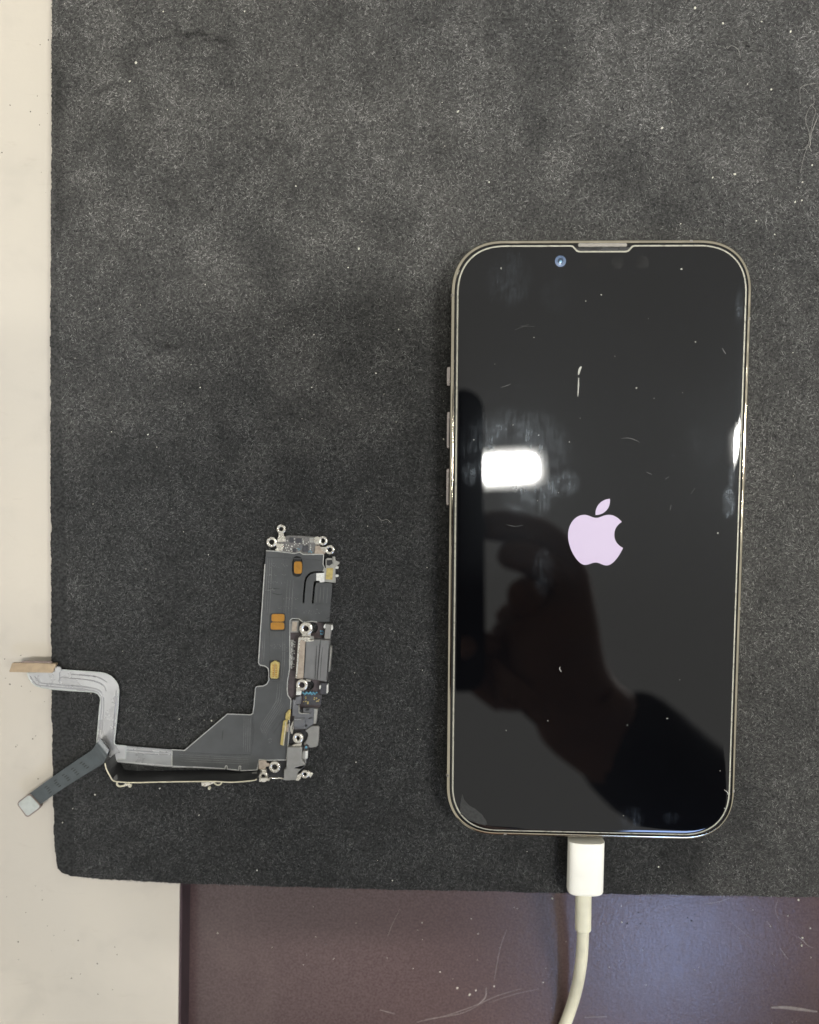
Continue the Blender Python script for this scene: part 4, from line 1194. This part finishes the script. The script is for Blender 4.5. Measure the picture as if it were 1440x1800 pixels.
threads = [[(930, 745), (928, 690), (932, 630), (990, 605), (1040, 600)], [(935, 630), (965, 640), (985, 670)], [(1025, 680), (1028, 740), (1005, 760), (975, 820), (970, 880), (990, 940), (1000, 1000), (998, 1060)],
           [(1015, 760), (1040, 800), (1020, 870), (1005, 950), (985, 1040), (955, 1130), (930, 1245)], [(1055, 840), (1030, 900), (1010, 960), (1000, 1050)], [(1050, 860), (1020, 930), (985, 1040)],
           [(915, 1080), (960, 1072), (985, 1040), (1010, 1090)], [(990, 960), (1005, 1030), (990, 1060)]]
vv_, ff_ = [], []
lint = empty('lint_tuft', px(*ZF(1000, 950), .2))
tag(lint, 'tangle of fine pale lint threads near the upper right edge of the mat', 'lint')
for th in threads:
    tube('thread', spline([px(*ZF(x, y), .35 + random.uniform(0, .3)) for x, y in th], 6), .035, M['lint'], lint, nseg=5)
cl = tube('curled_hair', spline([px(*ZF(x, y), .3) for x, y in ((405, 350), (430, 328), (465, 340), (490, 370), (497, 412))], 6), .045, M['lint'], None, nseg=6)
tag(cl, 'short curled pale hair on the mat above the right end of the phone', 'hair')
cl = tube('wavy_hair', spline([px(80 + x * .5, 400 + y * .5, .3) for x, y in ((1168, 1015), (1182, 1030), (1200, 1026), (1216, 1040))], 6), .035, M['lint'], None, nseg=6)
tag(cl, 'short wavy pale hair on the mat right of the flex cable eyelet', 'hair')

# ------------------------------------------------------------------ overhead: what the screen mirrors
LH = 2000.0
k_ = (LH + H) / FPX
def overhead(u, v, h): return mirror(u, v, h)
a = overhead(940, 791, LH); b = overhead(940, 829, LH)
lw = abs(a.y - b.y); lx1 = a.x; lyc = (a.y + b.y) / 2; LL = 420.0
LROT = math.radians(3.5)
dl = Vector((math.cos(LROT), math.sin(LROT)))


def tube_lamp(x_right, y_right, length, label):
    root = empty('ceiling_lamp', (x_right, y_right, LH), LROT)
    tag(root, label, 'lamp', 'lamps in the ceiling row')
    o = [(-length / 2 + x, y) for x, y in rrect(length, lw, lw * .34, 8)]
    v, f = prism_data(o, 0, 14); mesh('diffuser', v, f, M['lamp'], root, off=(0, 0, 0))
    o = [(-length / 2 + x, y) for x, y in rrect(length + 60, lw + 46, 20, 6)]
    v, f = prism_data(o, 14.5, 60); mesh('housing', v, f, M['fittingwhite'], root, off=(0, 0, 0), bevel=6)


tube_lamp(lx1, lyc, LL, 'long white ceiling lamp reflected as a bright bar in the phone screen')
GAP = 590.0
LB = 760.0
tube_lamp(lx1 + dl.x * (GAP + LB), lyc + dl.y * (GAP + LB), LB, 'white ceiling lamp glinting only along the right rim of the phone')
cc = overhead(1265, 1765, LH)
lamp2 = empty('ceiling_lamp', (cc.x, cc.y, LH))
tag(lamp2, 'square cool white ceiling panel mirrored as a bluish sheen in the brown tabletop', 'lamp')
o = [(cc.x + x, cc.y + y) for x, y in rrect(420, 420, 40, 6)]
v, f = prism_data(o, LH, LH + 14); mesh('diffuser', v, f, M['coollamp'], lamp2)
o = [(cc.x + x, cc.y + y) for x, y in rrect(470, 470, 30, 6)]
v, f = prism_data(o, LH + 14.5, LH + 60); mesh('housing', v, f, M['fittingwhite'], lamp2, bevel=6)

# the photographer's handset and hand above the desk
HH = 222.0
q0 = mirror(845, 683, HH); q1 = mirror(590, 1216, HH)
hw, hh_ = q0.x - q1.x, q0.y - q1.y
hset = empty('camera_handset', ((q0.x + q1.x) / 2, (q0.y + q1.y) / 2, HH))
tag(hset, 'dark phone held above the desk, mirrored along the left side of the screen', 'phone')
oo = densify(rrect(hw, hh_, 12), 4)
loft('case', oo, [(1.2, 0), (.3, .4), (0, 1.2), (0, 7.6), (.4, 8.4), (1.4, 8.8)], M['handset'], hset, True, True)


def skin_chain(name, spec, root, mat, parent=None, org=None, lv=2, flat=.85):
    """one continuous surface grown round a skeleton: spec of (point mm, radius mm, parent index)"""
    me = bpy.data.meshes.new(name)
    P = [Vector(p) * MM for p, r, q in spec]
    o0 = P[root].copy() if org is None else org
    me.from_pydata([p - o0 for p in P], [(q, i) for i, (p, r, q) in enumerate(spec) if q is not None], [])
    o = bpy.data.objects.new(name, me); COL.objects.link(o)
    if parent is None: o.location = o0
    else: o.parent = parent
    o.modifiers.new('skin', 'SKIN').use_smooth_shade = True
    if not me.skin_vertices:
        bm = bmesh.new(); bm.from_mesh(me); bm.verts.layers.skin.verify(); bm.to_mesh(me); bm.free()
    for i, (p, r, q) in enumerate(spec):
        rr = r if isinstance(r, tuple) else (r, r * flat)
        me.skin_vertices[0].data[i].radius = (rr[0] * MM, rr[1] * MM); me.skin_vertices[0].data[i].use_root = (i == root)
    ss = o.modifiers.new('sub', 'SUBSURF'); ss.levels = lv; ss.render_levels = lv
    sm_ = o.modifiers.new('soften', 'SMOOTH'); sm_.factor = .5; sm_.iterations = 10 if lv > 1 else 2
    me.materials.append(mat)
    return o, o0


SP = []
def sj(p, r, q=None):
    SP.append((p, r, q)); return len(SP) - 1


m_ = mirror
palm = sj(m_(960, 1125, 250), 36)
mid_ = sj(m_(1000, 1225, 252), 39, palm)
wrist = sj(m_(1065, 1285, 255), 33, mid_)
fore = sj(m_(1120, 1325, 258), 32, wrist)
elbow = sj((300, -330, 320), 42, fore)
shoulder = sj((215, -600, 500), 60, elbow)
chest = sj((30, -625, 470), (140, 105), shoulder)
neck = sj((30, -622, 610), 52, chest)
jaw = sj((30, -590, 690), 62, neck)
skull = sj((30, -600, 770), (80, 92), jaw)
crown = sj((30, -620, 830), (62, 72), skull)
waist = sj((30, -640, 200), (130, 95), chest)
hips = sj((30, -650, -60), (150, 110), waist)
shl = sj((-155, -610, 500), 60, chest)
ell = sj((-260, -600, 230), 42, shl)
wrl = sj((-265, -520, 20), 28, ell)
sj((-260, -480, -40), 26, wrl)
heel = sj(m_(912, 1200, 250), 38, palm)
def fing(pts, q):
    for u, v, h, r in pts: q = sj(m_(u, v, h), r, q)
fing([(1015, 1020, 252, 19), (985, 955, 252, 14), (920, 925, 248, 12), (862, 918, 240, 10.5), (828, 926, 232, 9)], palm)     # index over the edge of the case
fing([(985, 1045, 250, 18), (955, 990, 244, 13), (905, 968, 238, 11), (866, 975, 229, 9.5)], palm)                       # middle
fing([(935, 1060, 246, 18), (918, 1045, 236, 13), (905, 1025, 226, 10)], palm)                                          # ring, folded
fing([(868, 1150, 246, 16), (842, 1138, 236, 12), (812, 1135, 228, 9.5), (786, 1138, 219.5, 8)], heel)                   # little finger under the case
fing([(880, 1215, 250, 18), (850, 1200, 244, 13), (818, 1180, 240, 11), (790, 1165, 239, 9.5)], heel)                    # thumb
per, o0 = skin_chain('person', SP, 0, M['skin'])
tag(per, 'person with a black sleeve holding up a phone, hand mirrored in the dark screen', 'person')
JP = []
def jj(p, r, q=None):
    JP.append((p, r, q)); return len(JP) - 1
c_ = jj((30, -625, 470), (165, 125))
a_ = jj((215, -600, 500), 76, c_); b_ = jj((300, -330, 320), 58, a_); d_ = jj(m_(1125, 1330, 258), 44, b_); jj(m_(1052, 1240, 255), 43, d_)
a_ = jj((-155, -610, 500), 76, c_); b_ = jj((-260, -600, 230), 56, a_); jj((-265, -530, 40), 42, b_)
a_ = jj((30, -640, 200), (155, 115), c_); jj((30, -650, -60), (172, 130), a_)
jj((30, -622, 575), 66, c_)
skin_chain('jacket', JP, 0, M['sleeve'], per, o0)
M['hair'] = plain('dark_hair', (.02, .015, .012), .6, 0, .3, 80)
HP = [((30, -640, 790), (90, 96), None), ((30, -640, 850), (70, 74), 0), ((30, -680, 740), (70, 60), 0)]
skin_chain('hair', HP, 0, M['hair'], per, o0)
